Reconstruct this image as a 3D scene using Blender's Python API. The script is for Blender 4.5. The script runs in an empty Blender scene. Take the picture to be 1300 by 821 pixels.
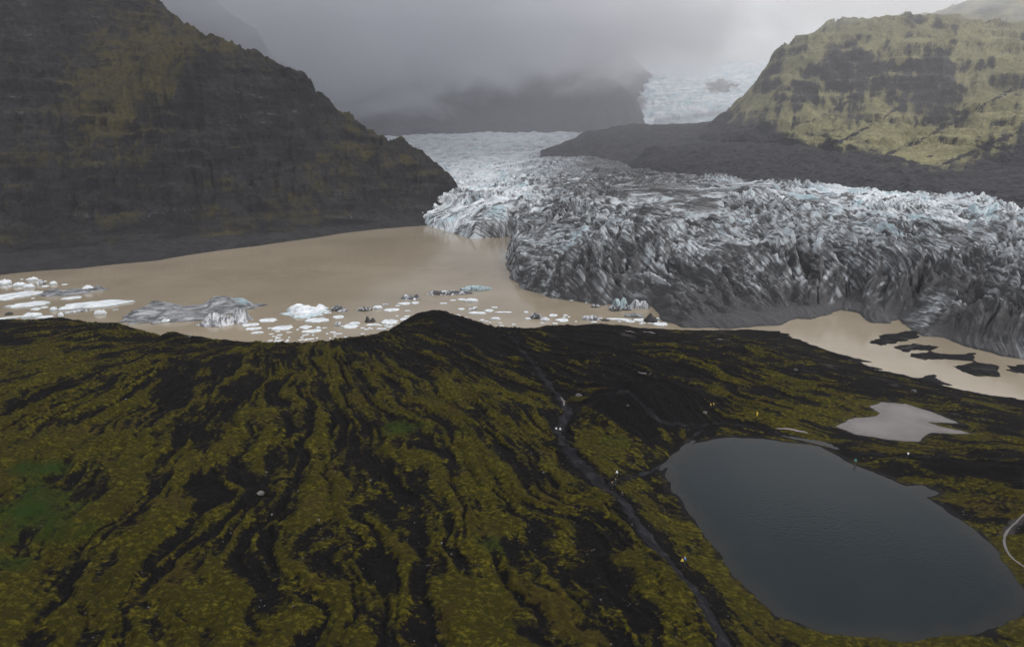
import bpy, bmesh, math, random
import numpy as np

# ------------------------------------------------------------------ camera
CAM_Z, F, CX, CY, HOR = 95.0, 878.0, 650.0, 410.5, 175.0
TH = math.atan((CY - HOR) / F)
ST, CT = math.sin(TH), math.cos(TH)
scene = bpy.context.scene
COL = scene.collection
cd = bpy.data.cameras.new("camera"); cam = bpy.data.objects.new("camera", cd); COL.objects.link(cam)
cam.location = (0, 0, CAM_Z); cam.rotation_euler = (math.pi / 2 - TH, 0, 0)
cd.lens = F / 1300 * 36; cd.sensor_width = 36; cd.clip_start = 1; cd.clip_end = 60000
scene.camera = cam
scene.view_settings.view_transform = 'Standard'; scene.view_settings.look = 'None'
scene.view_settings.exposure = 0.0; scene.view_settings.gamma = 1.0
scene.render.engine = 'CYCLES'
cy = scene.cycles
cy.use_denoising = True; cy.max_bounces = 10; cy.diffuse_bounces = 2; cy.glossy_bounces = 2
cy.volume_bounces = 5; cy.transparent_max_bounces = 8; cy.volume_step_rate = 1.0; cy.volume_max_steps = 256

SUN_EL, SUN_AZ = math.radians(44), math.radians(95)      # azimuth clockwise from +Y (towards the right of the view)

# ------------------------------------------------------------------ node helpers
class NT:
    def __init__(s, tree):
        s.t = tree; tree.nodes.clear()
    def n(s, typ, ins=None, **kw):
        nd = s.t.nodes.new(typ)
        for k, v in kw.items(): setattr(nd, k, v)
        for k, v in (ins or {}).items():
            sock = nd.inputs[k]
            if hasattr(v, 'is_output'): s.t.links.new(v, sock)
            else: sock.default_value = v
        return nd
    def math(s, op, a, b=0.0, c=0.0, clamp=False):
        nd = s.n('ShaderNodeMath', operation=op, use_clamp=clamp)
        for i, v in enumerate((a, b, c)):
            if hasattr(v, 'is_output'): s.t.links.new(v, nd.inputs[i])
            else: nd.inputs[i].default_value = v
        return nd.outputs[0]
    def mix(s, f, a, b, mode='MIX'):
        nd = s.n('ShaderNodeMix', data_type='RGBA', blend_type=mode)
        for sock, v in ((nd.inputs[0], f), (nd.inputs[6], a), (nd.inputs[7], b)):
            if hasattr(v, 'is_output'): s.t.links.new(v, sock)
            else: sock.default_value = v if not isinstance(v, tuple) or len(v) == 4 else (*v, 1)
        return nd.outputs[2]
    def noise(s, vec, scale, detail=4, rough=0.55, dist=0.0):
        return s.n('ShaderNodeTexNoise', {'Vector': vec, 'Scale': scale, 'Detail': detail, 'Roughness': rough, 'Distortion': dist}).outputs['Fac']
    def ramp(s, v, lo, hi, a=0.0, b=1.0, smooth=True):
        nd = s.n('ShaderNodeMapRange', {'Value': v, 'From Min': lo, 'From Max': hi, 'To Min': a, 'To Max': b}, interpolation_type='SMOOTHSTEP' if smooth else 'LINEAR')
        return nd.outputs[0]
    def scale(s, vec, x, y, z, rot=(0, 0, 0)):
        return s.n('ShaderNodeMapping', {'Vector': vec, 'Scale': (x, y, z), 'Rotation': rot}).outputs[0]
    def attr(s, name):
        return s.n('ShaderNodeAttribute', attribute_name=name).outputs['Fac']
    def pos(s):
        return s.n('ShaderNodeNewGeometry').outputs['Position']
    def obj(s):
        return s.n('ShaderNodeTexCoord').outputs['Object']
    def bump(s, h, strength, dist):
        return s.n('ShaderNodeBump', {'Height': h, 'Strength': strength, 'Distance': dist}).outputs[0]
    def surface(s, col, rough=0.9, normal=None, **kw):
        ins = {'Base Color': col if hasattr(col, 'is_output') else (*col, 1), 'Roughness': rough}
        if normal is not None: ins['Normal'] = normal
        for k, v in kw.items(): ins[k] = v
        p = s.n('ShaderNodeBsdfPrincipled', ins)
        s.n('ShaderNodeOutputMaterial', {'Surface': p.outputs[0]})
        return p

def material(name):
    m = bpy.data.materials.new(name); m.use_nodes = True
    return m, NT(m.node_tree)

# ------------------------------------------------------------------ world: overcast sky
w = bpy.data.worlds.new("World"); scene.world = w; w.use_nodes = True
g = NT(w.node_tree)
sky = g.n('ShaderNodeTexSky', sky_type='NISHITA', sun_disc=False, sun_elevation=SUN_EL, sun_rotation=SUN_AZ, air_density=1.0, dust_density=2.0)
gen = g.n('ShaderNodeTexCoord').outputs['Generated']
sep = g.n('ShaderNodeSeparateXYZ', {'Vector': gen})
gx, gy, gz = sep.outputs
# cloud layers streak sideways near the horizon: sample on a stretched direction
cv = g.scale(gen, 1.0, 1.0, 2.4)
n1 = g.noise(cv, 2.6, 6, 0.52, 0.3)
n2 = g.noise(g.scale(gen, 1.0, 1.0, 3.5, (0, 0, 0.7)), 7.0, 6, 0.55, 0.4)
base = g.math('MULTIPLY', g.ramp(gz, 0.10, 0.98, 0.150, 1.05, False), g.ramp(gy, -0.2, 0.75, 1.25, g.ramp(gz, .12, .30, 1.0, .62)))
right = g.ramp(gx, -0.30, 0.42, 0.0, 1.0)                 # the cloud thins towards the right
up = g.ramp(gz, 0.0, 0.17, 0.0, 1.0)
thin = g.math('MULTIPLY', g.math('MULTIPLY', right, up), g.ramp(gz, 0.22, 0.5, 1.0, 0.1))
cl = g.math('MULTIPLY_ADD', thin, 0.62, base)
patch = g.ramp(n1, 0.40, 0.64, -0.22, 0.36)
cl = g.math('MULTIPLY_ADD', patch, g.math('MULTIPLY_ADD', right, 0.75, 0.22), cl)
cl = g.math('MULTIPLY_ADD', g.math('SUBTRACT', n2, 0.5), g.math('MULTIPLY_ADD', right, 0.45, 0.16), cl)
cl = g.math('MAXIMUM', cl, 0.07)
tint = g.mix(g.ramp(cl, 0.2, 0.6), (0.95, 0.97, 1.05), (1.0, 1.0, 1.01))
ccol = g.mix(1.0, tint, g.n('ShaderNodeCombineColor', {'Red': cl, 'Green': cl, 'Blue': cl}).outputs[0], 'MULTIPLY')
bg1 = g.n('ShaderNodeBackground', {'Color': sky.outputs[0], 'Strength': 0.08})
bg2 = g.n('ShaderNodeBackground', {'Color': ccol, 'Strength': 1.8})
mx = g.n('ShaderNodeMixShader', {'Fac': 0.94, 1: bg1.outputs[0], 2: bg2.outputs[0]})
g.n('ShaderNodeOutputWorld', {'Surface': mx.outputs[0]})

sd = bpy.data.lights.new("sun", 'SUN'); sun = bpy.data.objects.new("sun", sd); COL.objects.link(sun)
sd.energy = 1.5; sd.angle = math.radians(18); sd.color = (1.0, 0.96, 0.9)
sun.rotation_euler = (math.pi / 2 - SUN_EL, 0, math.pi - SUN_AZ)

# ------------------------------------------------------------------ geometry helpers
def ray(px, py):
    a, b = (px - CX) / F, (CY - py) / F
    return a, CT + ST * b, -ST + CT * b
def at(px, py, z=0.0):                      # pixel of the survey photo -> point on height z
    dx, dy, dz = ray(px, py); t = (z - CAM_Z) / dz
    return dx * t, dy * t, z
def atY(px, py, Y):
    dx, dy, dz = ray(px, py); t = Y / dy
    return dx * t, Y, CAM_Z + dz * t
def project(x, y, z):
    dep = y * CT - (z - CAM_Z) * ST
    up = y * ST + (z - CAM_Z) * CT
    dep = np.maximum(dep, 1.0)
    return CX + F * x / dep, CY - F * up / dep

def _h(ix, iy, seed):
    h = (ix.astype(np.int64) * 374761393 + iy.astype(np.int64) * 668265263 + seed * 974634777) & 0xFFFFFFFF
    h = ((h ^ (h >> 13)) * 1274126177) & 0xFFFFFFFF
    h = ((h ^ (h >> 15)) * 2246822519) & 0xFFFFFFFF
    return h ^ (h >> 16)
def perlin(x, y, seed=0):
    x = np.asarray(x, float); y = np.asarray(y, float)
    ix = np.floor(x); iy = np.floor(y); fx = x - ix; fy = y - iy
    u = fx * fx * fx * (fx * (fx * 6 - 15) + 10); v = fy * fy * fy * (fy * (fy * 6 - 15) + 10)
    def gr(ox, oy):
        a = _h(ix + ox, iy + oy, seed) * (2 * math.pi / 4294967296.0)
        return np.cos(a) * (fx - ox) + np.sin(a) * (fy - oy)
    a = gr(0, 0); b = gr(1, 0); c = gr(0, 1); d = gr(1, 1)
    return ((a + (b - a) * u) * (1 - v) + (c + (d - c) * u) * v) * 1.5
def fbm(x, y, octv=4, seed=0, gain=0.5, lac=2.03):
    s = 0; a = 1.0; t = 0
    for i in range(octv):
        s = s + a * perlin(x, y, seed + i * 17); t += a
        x, y = (x * 0.8 - y * 0.6) * lac, (x * 0.6 + y * 0.8) * lac; a *= gain
    return s / t
def ridged(x, y, octv=4, seed=0, gain=0.5, lac=2.1):
    s = 0; a = 1.0; t = 0
    for i in range(octv):
        n = 1 - np.abs(perlin(x, y, seed + i * 13)); s = s + a * n * n; t += a
        x, y = (x * 0.8 - y * 0.6) * lac, (x * 0.6 + y * 0.8) * lac; a *= gain
    return s / t
def sstep(a, b, x):
    t = np.clip((x - a) / (b - a), 0, 1); return t * t * (3 - 2 * t)

def rbf(pts, vals, power=1.0, smooth=0.0):
    P = np.array(pts, float); V = np.array(vals, float); n = len(P)
    D = np.sqrt(((P[:, None] - P[None]) ** 2).sum(-1) + 1e-9) ** power
    A = np.zeros((n + 3, n + 3)); A[:n, :n] = -D + np.eye(n) * smooth
    A[:n, n] = 1; A[:n, n + 1:] = P; A[n, :n] = 1; A[n + 1:, :n] = P.T
    S = np.linalg.solve(A, np.concatenate([V, np.zeros(3)]))
    def f(x, y):
        shp = np.shape(x); x = np.ravel(x); y = np.ravel(y); out = np.empty(len(x))
        for k in range(0, len(x), 40000):
            sx, sy = x[k:k + 40000], y[k:k + 40000]
            d = np.sqrt((sx[:, None] - P[:, 0]) ** 2 + (sy[:, None] - P[:, 1]) ** 2 + 1e-9) ** power
            out[k:k + 40000] = -d @ S[:n] + S[n] + sx * S[n + 1] + sy * S[n + 2]
        return out.reshape(shp)
    return f
def sdf(x, y, poly):                         # signed distance, negative inside
    P = np.array(poly, float); d = np.full(np.shape(x), 1e18); ins = np.zeros(np.shape(x), bool)
    for i in range(len(P)):
        a, b = P[i], P[(i + 1) % len(P)]; e = b - a
        t = np.clip(((x - a[0]) * e[0] + (y - a[1]) * e[1]) / (e @ e + 1e-12), 0, 1)
        d = np.minimum(d, (x - a[0] - t * e[0]) ** 2 + (y - a[1] - t * e[1]) ** 2)
        if a[1] != b[1]:
            c = ((a[1] > y) != (b[1] > y)) & (x < (b[0] - a[0]) * (y - a[1]) / (b[1] - a[1]) + a[0]); ins ^= c
    return np.where(ins, -1, 1) * np.sqrt(d)
def linedist(x, y, pts):
    P = np.array(pts, float); d = np.full(np.shape(x), 1e18)
    for a, b in zip(P[:-1], P[1:]):
        e = b - a; t = np.clip(((x - a[0]) * e[0] + (y - a[1]) * e[1]) / (e @ e + 1e-12), 0, 1)
        d = np.minimum(d, (x - a[0] - t * e[0]) ** 2 + (y - a[1] - t * e[1]) ** 2)
    return np.sqrt(d)

def mesh_from(name, V, faces, mats, attrs=None, smooth=True, faceidx=None):
    me = bpy.data.meshes.new(name)
    V = np.ascontiguousarray(V, np.float32); Fa = np.ascontiguousarray(faces, np.int32)
    k = Fa.shape[1]; nf = len(Fa)
    me.vertices.add(len(V)); me.vertices.foreach_set('co', V.ravel())
    me.loops.add(nf * k); me.loops.foreach_set('vertex_index', Fa.ravel())
    me.polygons.add(nf); me.polygons.foreach_set('loop_start', np.arange(nf, dtype=np.int32) * k)
    me.polygons.foreach_set('loop_total', np.full(nf, k, np.int32))
    me.polygons.foreach_set('use_smooth', np.full(nf, smooth, bool))
    for m in mats: me.materials.append(m)
    if faceidx is not None: me.polygons.foreach_set('material_index', np.ascontiguousarray(faceidx, np.int32))
    me.update(calc_edges=True)
    for an, av in (attrs or {}).items():
        at_ = me.attributes.new(an, 'FLOAT', 'POINT'); at_.data.foreach_set('value', np.ascontiguousarray(av, np.float32).ravel())
    return me
def link(name, me, parent=None):
    o = bpy.data.objects.new(name, me); COL.objects.link(o)
    if parent is not None: o.parent = parent
    return o
def structure(o, label, cat):
    o['kind'] = 'structure'; o['label'] = label; o['category'] = cat; return o
def thing(o, label, cat, group=None):
    o['label'] = label; o['category'] = cat
    if group: o['group'] = group
    return o
def grid_faces(nr, nc):
    i = np.arange(nr - 1)[:, None] * nc + np.arange(nc - 1)[None]
    return np.stack([i, i + 1, i + nc + 1, i + nc], -1).reshape(-1, 4)
def fan(u0, u1, nu, y0, y1, ny, powr=None):
    """terrain grid: lines of constant bearing, rows ever wider apart with distance"""
    u = np.linspace(u0, u1, nu); y = y0 * (y1 / y0) ** np.linspace(0, 1, ny)
    U, Y = np.meshgrid(u, y); return U * Y, Y
def compact(V, faces, attrs):
    used = np.unique(faces); re = np.full(len(V), -1, np.int64); re[used] = np.arange(len(used))
    return V[used], re[faces], {k: np.ravel(v)[used] for k, v in attrs.items()}

# ------------------------------------------------------------------ materials
def m_ground():
    m, t = material("moraine_ground"); p = t.pos()
    moss, green, wet, pale = t.attr('moss'), t.attr('green'), t.attr('wet'), t.attr('pale')
    nf = t.noise(p, 0.9, 6, 0.65); nm = t.noise(p, 0.16, 5, 0.6); nx = t.noise(p, 3.5, 4, 0.7); nh = t.noise(t.scale(p, .85, 1.15, .9), 1.0, 6, 0.68)
    soil = t.mix(nf, (0.0030, 0.0026, 0.0028), (0.0105, 0.0094, 0.0096))
    soil = t.mix(t.ramp(nx, 0.70, 0.8), soil, (0.032, 0.030, 0.030))            # scattered stones
    soil = t.mix(t.math('MULTIPLY', wet, 0.6), soil, (0.010, 0.010, 0.012))
    soil = t.mix(pale, soil, t.mix(nf, (0.045, 0.042, 0.042), (0.09, 0.085, 0.082)))
    ms = t.mix(t.ramp(nm, 0.36, 0.66), (0.042, 0.0365, 0.006), (0.097, 0.082, 0.007))
    ms = t.mix(t.ramp(nh, 0.46, 0.66), t.mix(nx, (0.014, 0.0125, 0.004), (0.040, 0.036, 0.006)), ms)          # dark gaps between cushions
    ms = t.mix(t.ramp(t.math('MULTIPLY_ADD', nx, 0.4, t.math('MULTIPLY', nh, 0.7)), 0.58, 0.74), ms, (0.096, 0.084, 0.015))
    ms = t.mix(t.ramp(t.noise(p, 0.09, 4), 0.52, 0.70, 0, .5), ms, t.mix(nh, (0.022, 0.014, 0.006), (0.060, 0.040, 0.012)))
    ms = t.mix(green, ms, t.mix(nx, (0.008, 0.016, 0.004), (0.026, 0.048, 0.008)))
    mk = t.ramp(t.math('ADD', moss, t.math('MULTIPLY_ADD', t.math('ADD', nf, nh), 1.0, -1.0)), 0.32, 0.74)
    col = t.mix(mk, soil, ms)
    h = t.math('ADD', t.math('MULTIPLY', nf, 0.8), t.math('MULTIPLY_ADD', nh, 0.9, t.math('MULTIPLY', nx, 0.35)))
    t.surface(col, t.ramp(wet, 0, 1, 0.95, 0.6), t.bump(h, 1.0, 0.9), **{'Specular IOR Level': 0.04})
    return m
def m_path():
    m, t = material("trodden_gravel"); p = t.pos()
    wet = t.attr('wet'); nf = t.noise(p, 1.3, 6, 0.7); nx = t.noise(p, 0.35, 4, 0.6)
    col = t.mix(nf, (0.0055, 0.0055, 0.0064), (0.0165, 0.0165, 0.0192))
    col = t.mix(t.ramp(nx, 0.45, 0.7), col, (0.022, 0.021, 0.024))
    col = t.mix(t.ramp(nf, 0.66, 0.74), col, (0.044, 0.044, 0.047))
    t.surface(col, 0.95, t.bump(nf, 0.6, 0.3), **{'Specular IOR Level': 0.03})
    return m
def m_water(name, deep, shallow, rough, sc, strength, spec=0.5, big=0.02, shore=None):
    m, t = material(name); p = t.pos()
    n = t.noise(t.scale(p, 1, 1.0, 1), sc, 5, 0.6); b = t.noise(p, big, 4, 0.6)
    col = t.mix(t.ramp(b, 0.3, 0.7), deep, shallow)
    if shore: col = t.mix(t.math('MULTIPLY', t.attr('shallow'), 0.8), col, shore)
    t.surface(col, rough, t.bump(n, strength, 0.25), **{'Specular IOR Level': spec, 'IOR': 1.33})
    return m
def m_glacier():
    m, t = material("dirty_glacier_ice"); p = t.pos()
    ash, blue, clean = t.attr('ash'), t.attr('blue'), t.attr('clean')
    q = t.n('ShaderNodeVectorMath', {0: p, 1: t.n('ShaderNodeVectorMath', {0: t.n('ShaderNodeTexNoise', {'Vector': p, 'Scale': 0.018, 'Detail': 3}).outputs['Color'], 'Scale': 26.0}, operation='SCALE').outputs[0]}, operation='ADD').outputs[0]
    # ash layers: thin, strongly stretched sheets through the ice
    zq = t.n('ShaderNodeSeparateXYZ', {'Vector': q}).outputs[2]
    ac, al = t.attr('across'), t.attr('along')
    s1 = t.noise(t.n('ShaderNodeCombineXYZ', {'X': t.math('MULTIPLY', t.math('MULTIPLY_ADD', zq, 0.75, ac), 0.46), 'Y': t.math('MULTIPLY', al, 0.075), 'Z': t.math('MULTIPLY', zq, 0.05)}).outputs[0], 1.0, 6, 0.64, 0.2)
    s2 = t.noise(t.n('ShaderNodeCombineXYZ', {'X': t.math('MULTIPLY', t.math('MULTIPLY_ADD', zq, -0.9, ac), 0.17), 'Y': t.math('MULTIPLY', al, 0.055), 'Z': t.math('MULTIPLY', zq, 0.04)}).outputs[0], 1.0, 5, 0.62)
    fine = t.noise(p, 0.8, 6, 0.7)
    bands = t.math('ADD', t.ramp(s1, 0.36, 0.66, 0, .62), t.ramp(s2, 0.38, 0.66, 0, .46))
    k = t.math('MULTIPLY_ADD', fine, 0.35, t.math('ADD', bands, t.math('MULTIPLY_ADD', ash, 1.1, -0.60)))
    k = t.ramp(k, 0.0, 0.95)
    ice = t.mix(t.ramp(fine, 0.3, 0.7), (0.24, 0.265, 0.29), (0.42, 0.445, 0.47))
    ice = t.mix(t.ramp(clean, 0.62, 0.95), ice, t.mix(t.ramp(fine, 0.3, 0.7), (0.42, 0.46, 0.50), (0.72, 0.74, 0.76)))
    ice = t.mix(blue, ice, (0.24, 0.36, 0.41))
    dark = t.mix(fine, (0.007, 0.007, 0.008), (0.034, 0.034, 0.037))
    grey = t.mix(t.ramp(k, 0.10, 0.66), ice, (0.135, 0.138, 0.146))
    col = t.mix(t.ramp(k, 0.46, 1.12), grey, dark)
    h = t.math('ADD', t.math('MULTIPLY', s1, 1.5), t.math('MULTIPLY', fine, 0.8))
    t.surface(col, 0.55, t.bump(h, 0.6, 1.6), **{'Specular IOR Level': 0.3})
    return m
def m_snowice():
    m, t = material("clean_crevassed_ice"); p = t.pos()
    n = t.noise(t.scale(p, 0.02, 0.012, 0.03, (0, 0, .4)), 1.0, 6, 0.65); c = t.noise(t.scale(p, 0.012, 0.03, 0.09), 1.0, 6, 0.7)
    col = t.mix(t.ramp(c, 0.40, 0.62), (0.46, 0.60, 0.68), (0.86, 0.88, 0.90))
    col = t.mix(t.attr('ash'), col, (0.10, 0.10, 0.108))
    t.surface(col, 0.6, t.bump(t.math('ADD', n, c), 0.9, 14.0))
    return m
def m_mountain(name, rocks, grasses, scree, strata=0.16, big=0.02):
    m, t = material(name); p = t.pos()
    grass, dark = t.attr('grass'), t.attr('dark')
    nb = t.noise(p, big, 6, 0.62); nf = t.noise(p, 0.22, 6, 0.7); ns = t.noise(t.scale(p, 0.018, 0.018, strata), 1.0, 6, 0.6)
    ni = t.noise(p, 0.07, 6, 0.65)
    rk = t.mix(t.ramp(t.math('MULTIPLY_ADD', ns, 0.45, t.math('MULTIPLY', ni, 0.55)), 0.38, 0.62), rocks[0], rocks[1])
    rk = t.mix(t.ramp(t.noise(p, 0.035, 4, 0.6), 0.42, 0.62, 0, .7), rk, rocks[0])
    rk = t.mix(t.ramp(t.math('MULTIPLY_ADD', ns, 0.6, t.math('MULTIPLY', nf, 0.6)), 0.69, 0.82, 0, .75), rk, rocks[2])
    rk = t.mix(t.ramp(nf, 0.36, 0.58, .55, 0), rk, (0.006, 0.006, 0.007))
    gs = t.mix(t.ramp(nb, 0.35, 0.65), grasses[0], grasses[1]); gs = t.mix(t.ramp(nf, 0.42, 0.66), gs, grasses[2])
    sc = t.mix(t.ramp(t.math('MULTIPLY_ADD', nf, 0.6, t.math('MULTIPLY', ni, 0.5)), 0.40, 0.70), scree[0], scree[1])
    mk = t.math('ADD', grass, t.math('MULTIPLY_ADD', t.math('ADD', nf, ns), 0.7, -0.7))
    col = t.mix(t.ramp(mk, 0.28, 0.74), rk, gs)
    col = t.mix(t.ramp(t.math('MULTIPLY_ADD', nf, 0.4, t.math('SUBTRACT', dark, 0.2)), 0.35, 0.65), col, sc)
    h = t.math('ADD', t.math('MULTIPLY', ns, 0.9), t.math('MULTIPLY_ADD', ni, 1.6, nf))
    t.surface(col, 0.95, t.bump(h, 1.0, 3.5), **{'Specular IOR Level': 0.1})
    return m
def m_berg(name, light, grey, dark, lo, hi, blue=0.0, stretch=(0.25, 0.9, 1.6)):
    m, t = material(name); p = t.obj()
    n = t.noise(t.scale(p, *stretch, (0.2, 0.3, 0.4)), 0.6, 6, 0.65, 0.6); f = t.noise(p, 1.2, 5, 0.7)
    k = t.ramp(t.math('MULTIPLY_ADD', f, 0.3, n), lo, hi)
    col = t.mix(t.ramp(k, 0.0, 0.5), light, grey); col = t.mix(t.ramp(k, 0.5, 1.0), col, dark)
    if blue: col = t.mix(t.ramp(t.attr('blue'), 0.1, 0.9, 0, blue), col, (0.24, 0.33, 0.36))
    t.surface(col, 0.5, t.bump(t.math('ADD', n, f), 0.5, 0.5), **{'Specular IOR Level': 0.3})
    return m
def m_plain(name, col, rough=0.8, var=0.35, sc=9.0):
    m, t = material(name); n = t.noise(t.obj(), sc, 3, 0.6)
    t.surface(t.mix(n, tuple(c * (1 - var) for c in col), tuple(min(1, c * (1 + var)) for c in col)), rough); return m

MG, MP = m_ground(), m_path()
MLAKE = m_water("silty_lake_water", (0.180, 0.150, 0.109), (0.228, 0.191, 0.141), 0.13, 0.35, 0.07, 0.5, 0.011)
MPOND = m_water("clear_pond_water", (0.005, 0.009, 0.0115), (0.008, 0.0125, 0.015), 0.06, 1.1, 0.16, 0.16, 0.02, (0.017, 0.016, 0.015))
MPUD = m_water("rain_water", (0.07, 0.062, 0.06), (0.10, 0.088, 0.084), 0.12, 1.1, 0.08, 0.5, 0.08, (0.055, 0.045, 0.042))
MGL, MSN = m_glacier(), m_snowice()
MLEFT = m_mountain("left_mountain_slope", ((0.012, 0.012, 0.014), (0.036, 0.035, 0.038), (0.11, 0.11, 0.115)),
                   ((0.042, 0.036, 0.018), (0.060, 0.050, 0.021), (0.024, 0.022, 0.015)), ((0.016, 0.016, 0.018), (0.034, 0.033, 0.035)))
MRIGHT = m_mountain("right_mountain_slope", ((0.036, 0.035, 0.040), (0.080, 0.077, 0.083), (0.14, 0.135, 0.14)),
                    ((0.190, 0.178, 0.098), (0.270, 0.250, 0.135), (0.135, 0.131, 0.082)), ((0.018, 0.018, 0.021), (0.058, 0.057, 0.063)), 0.10)
MFAR = m_mountain("far_mountain_rock", ((0.03, 0.03, 0.034), (0.06, 0.06, 0.066), (0.09, 0.09, 0.095)),
                  ((0.04, 0.038, 0.03), (0.05, 0.048, 0.035), (0.04, 0.04, 0.034)), ((0.03, 0.03, 0.034), (0.05, 0.05, 0.055)), 0.05, 0.006)

def Z(px, py, z): x, y, zz = at(px, py, z); return (x, y), zz
def Yc(px, py, Y): x, y, zz = atY(px, py, Y); return (x, y), zz
def XYs(lst, z=0.0): return [at(px, py, z)[:2] for px, py in lst]

# ================================================================== SETTING
# ---------------------------------------------------------------- foreground moraine
CREST = [(-250, 425, 21), (-120, 412, 21), (0, 407, 20), (80, 405, 20), (150, 411, 19), (215, 425, 17), (260, 431, 15.5), (300, 434, 15), (350, 437, 14), (430, 431, 14),
         (490, 420, 15), (520, 402, 17.5), (533, 396, 18.5), (548, 394, 19), (565, 396, 18.7), (580, 401, 17.5), (610, 412, 15), (650, 418, 12), (700, 413, 11), (760, 411, 9), (830, 416, 6)]
ctl = [Z(*c) for c in CREST]
for px, py, z in CREST:                                        # the far side falls to the lake
    (x, y), _ = Z(px, py, z)
    for k, zz in ((1 + 16 / y, z - 6.5), (1 + 45 / y, -3.5), (1 + 110 / y, -6)):
        ctl.append(((x * k, y * k), zz))
for c in [(-250, 470, 24), (0, 478, 24), (100, 461, 25), (200, 452, 25), (300, 447, 24), (400, 444, 23), (500, 450, 21.5), (560, 452, 20), (620, 455, 17),
          (0, 440, 16), (100, 434, 16), (190, 438, 14.5), (280, 440, 15.5), (-150, 450, 17),
          (0, 600, 23), (200, 600, 23), (400, 600, 22), (560, 600, 20.5), (640, 600, 18.5), (0, 731, 21), (300, 731, 21), (600, 731, 20), (760, 731, 17.5), (860, 740, 16),
          (0, 830, 20), (400, 830, 20), (800, 830, 16), (-300, 600, 24), (-300, 830, 22), (640, 520, 19), (600, 480, 20), (300, 520, 25), (450, 520, 23), (150, 520, 25),
          (690, 480, 14.5), (715, 515, 13.5), (709, 546, 13.5), (745, 590, 14.5), (790, 625, 15.2), (830, 670, 15.5), (865, 712, 15.5),
          (765, 545, 14), (810, 565, 12.5), (835, 610, 10), (800, 595, 12.5),
          (760, 470, 15), (800, 500, 19.5), (850, 515, 15.5), (830, 475, 13), (780, 520, 16), (720, 455, 14), (900, 540, 10), (700, 435, 12),
          (900, 440, 8), (960, 430, 4), (950, 480, 10.5), (1010, 510, 10), (1060, 470, 4), (1100, 500, 7.5), (1180, 505, 5), (1300, 535, 4), (1000, 545, 9.5),
          (1110, 575, 9.5), (1200, 575, 9), (1300, 590, 10.5), (1250, 620, 11), (1300, 660, 11), (1345, 740, 11), (1320, 830, 11.5), (1100, 840, 11.5), (960, 810, 12), (1450, 600, 11), (1450, 820, 12), (1450, 520, 5),
          (900, 700, 10.5), (1000, 440, 3)]:
    ctl.append(Z(*c))
LAKE_SHORE = [(860, 418), (900, 419), (950, 418), (1000, 421), (1030, 437), (1060, 447), (1100, 463), (1150, 476), (1200, 490), (1260, 501), (1320, 508), (1450, 520)]
for px, py in LAKE_SHORE[3:]:
    (x, y), _ = Z(px, py, 0); ctl.append(((x, y), 0.0)); ctl.append(((x * 1.06, y * 1.06), -2.0)); ctl.append(((x * 1.35, y * 1.35), -6))
gbase = rbf([c[0] for c in ctl], [c[1] for c in ctl], 1.0, 0.4)

POND_Z, POOL_Z = 8.0, 5.5
POND = XYs([(846, 603), (851, 588), (868, 571), (885, 562), (930, 554), (975, 558), (1040, 567), (1085, 590), (1125, 605), (1150, 617), (1170, 616), (1198, 626), (1178, 632), (1200, 645), (1236, 672), (1262, 695), (1290, 731), (1306, 760), (1296, 786), (1240, 804), (1150, 812), (1060, 806), (985, 782), (930, 731), (905, 690), (875, 650), (853, 622)], POND_Z)
POOL = XYs([(1058, 541), (1085, 531), (1112, 528), (1116, 524), (1104, 516), (1118, 510), (1150, 513), (1180, 522), (1212, 534), (1222, 538), (1176, 535), (1195, 541), (1233, 550), (1185, 549), (1165, 560), (1130, 558), (1085, 551)], POOL_Z)
SHORE_POLY = XYs([(px, py) for px, py in LAKE_SHORE] + [(1600, 535), (1600, 350), (930, 350)])
ISLES = [[(1106, 435), (1125, 424), (1160, 420), (1170, 427), (1150, 433), (1118, 439)],
         [(1130, 441), (1160, 436), (1196, 440), (1178, 444), (1150, 446)],
         [(1150, 452), (1180, 447), (1220, 450), (1240, 447), (1236, 458), (1200, 456), (1170, 456)],
         [(1208, 464), (1240, 460), (1268, 464), (1266, 478), (1240, 478), (1222, 472)],
         [(1274, 470), (1290, 464), (1330, 462), (1330, 476), (1290, 474)],
         [(1155, 480), (1185, 476), (1192, 484), (1212, 490), (1180, 488)], [(1050, 447), (1080, 452), (1106, 459), (1090, 460), (1065, 455)]]
ISLES = [XYs(i) for i in ISLES]

def curve(P, k=6):
    P = np.array(P, float); Q = np.concatenate([[2 * P[0] - P[1]], P, [2 * P[-1] - P[-2]]]); out = []
    for i in range(1, len(Q) - 2):
        for u in np.linspace(0, 1, k, endpoint=False):
            a, b, c, d = Q[i - 1:i + 3]; out.append(.5 * (2 * b + (c - a) * u + (2 * a - 5 * b + 4 * c - d) * u * u + (3 * b - a - 3 * c + d) * u ** 3))
    out.append(P[-1]); return [tuple(q) for q in out]
PATH = [at(*c)[:2] for c in [(560, 418, 16.5), (625, 424, 14.5), (660, 448, 13.8), (690, 480, 14.5), (703, 498, 14), (716, 516, 13.5), (720, 530, 13.5), (709, 548, 13.5), (725, 572, 14.2), (745, 592, 14.6), (770, 612, 15), (790, 630, 15.2), (812, 655, 15.4), (835, 682, 15.5), (865, 716, 15.5), (905, 770, 15.5), (950, 850, 15.4)]]
PATH2 = [at(*c)[:2] for c in [(722, 529, 13.5), (745, 520, 14), (790, 520, 15), (830, 528, 14.5), (870, 532, 12), (930, 528, 11), (1000, 545, 9.8), (1060, 560, 9.5), (1110, 573, 9.5), (1160, 578, 9.2), (1230, 578, 9.6), (1330, 590, 10.6)]]
PATH3 = [at(*c)[:2] for c in [(772, 606, 15), (800, 596, 12.5), (850, 574, 10.5), (880, 548, 10), (900, 532, 11)]]
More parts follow.
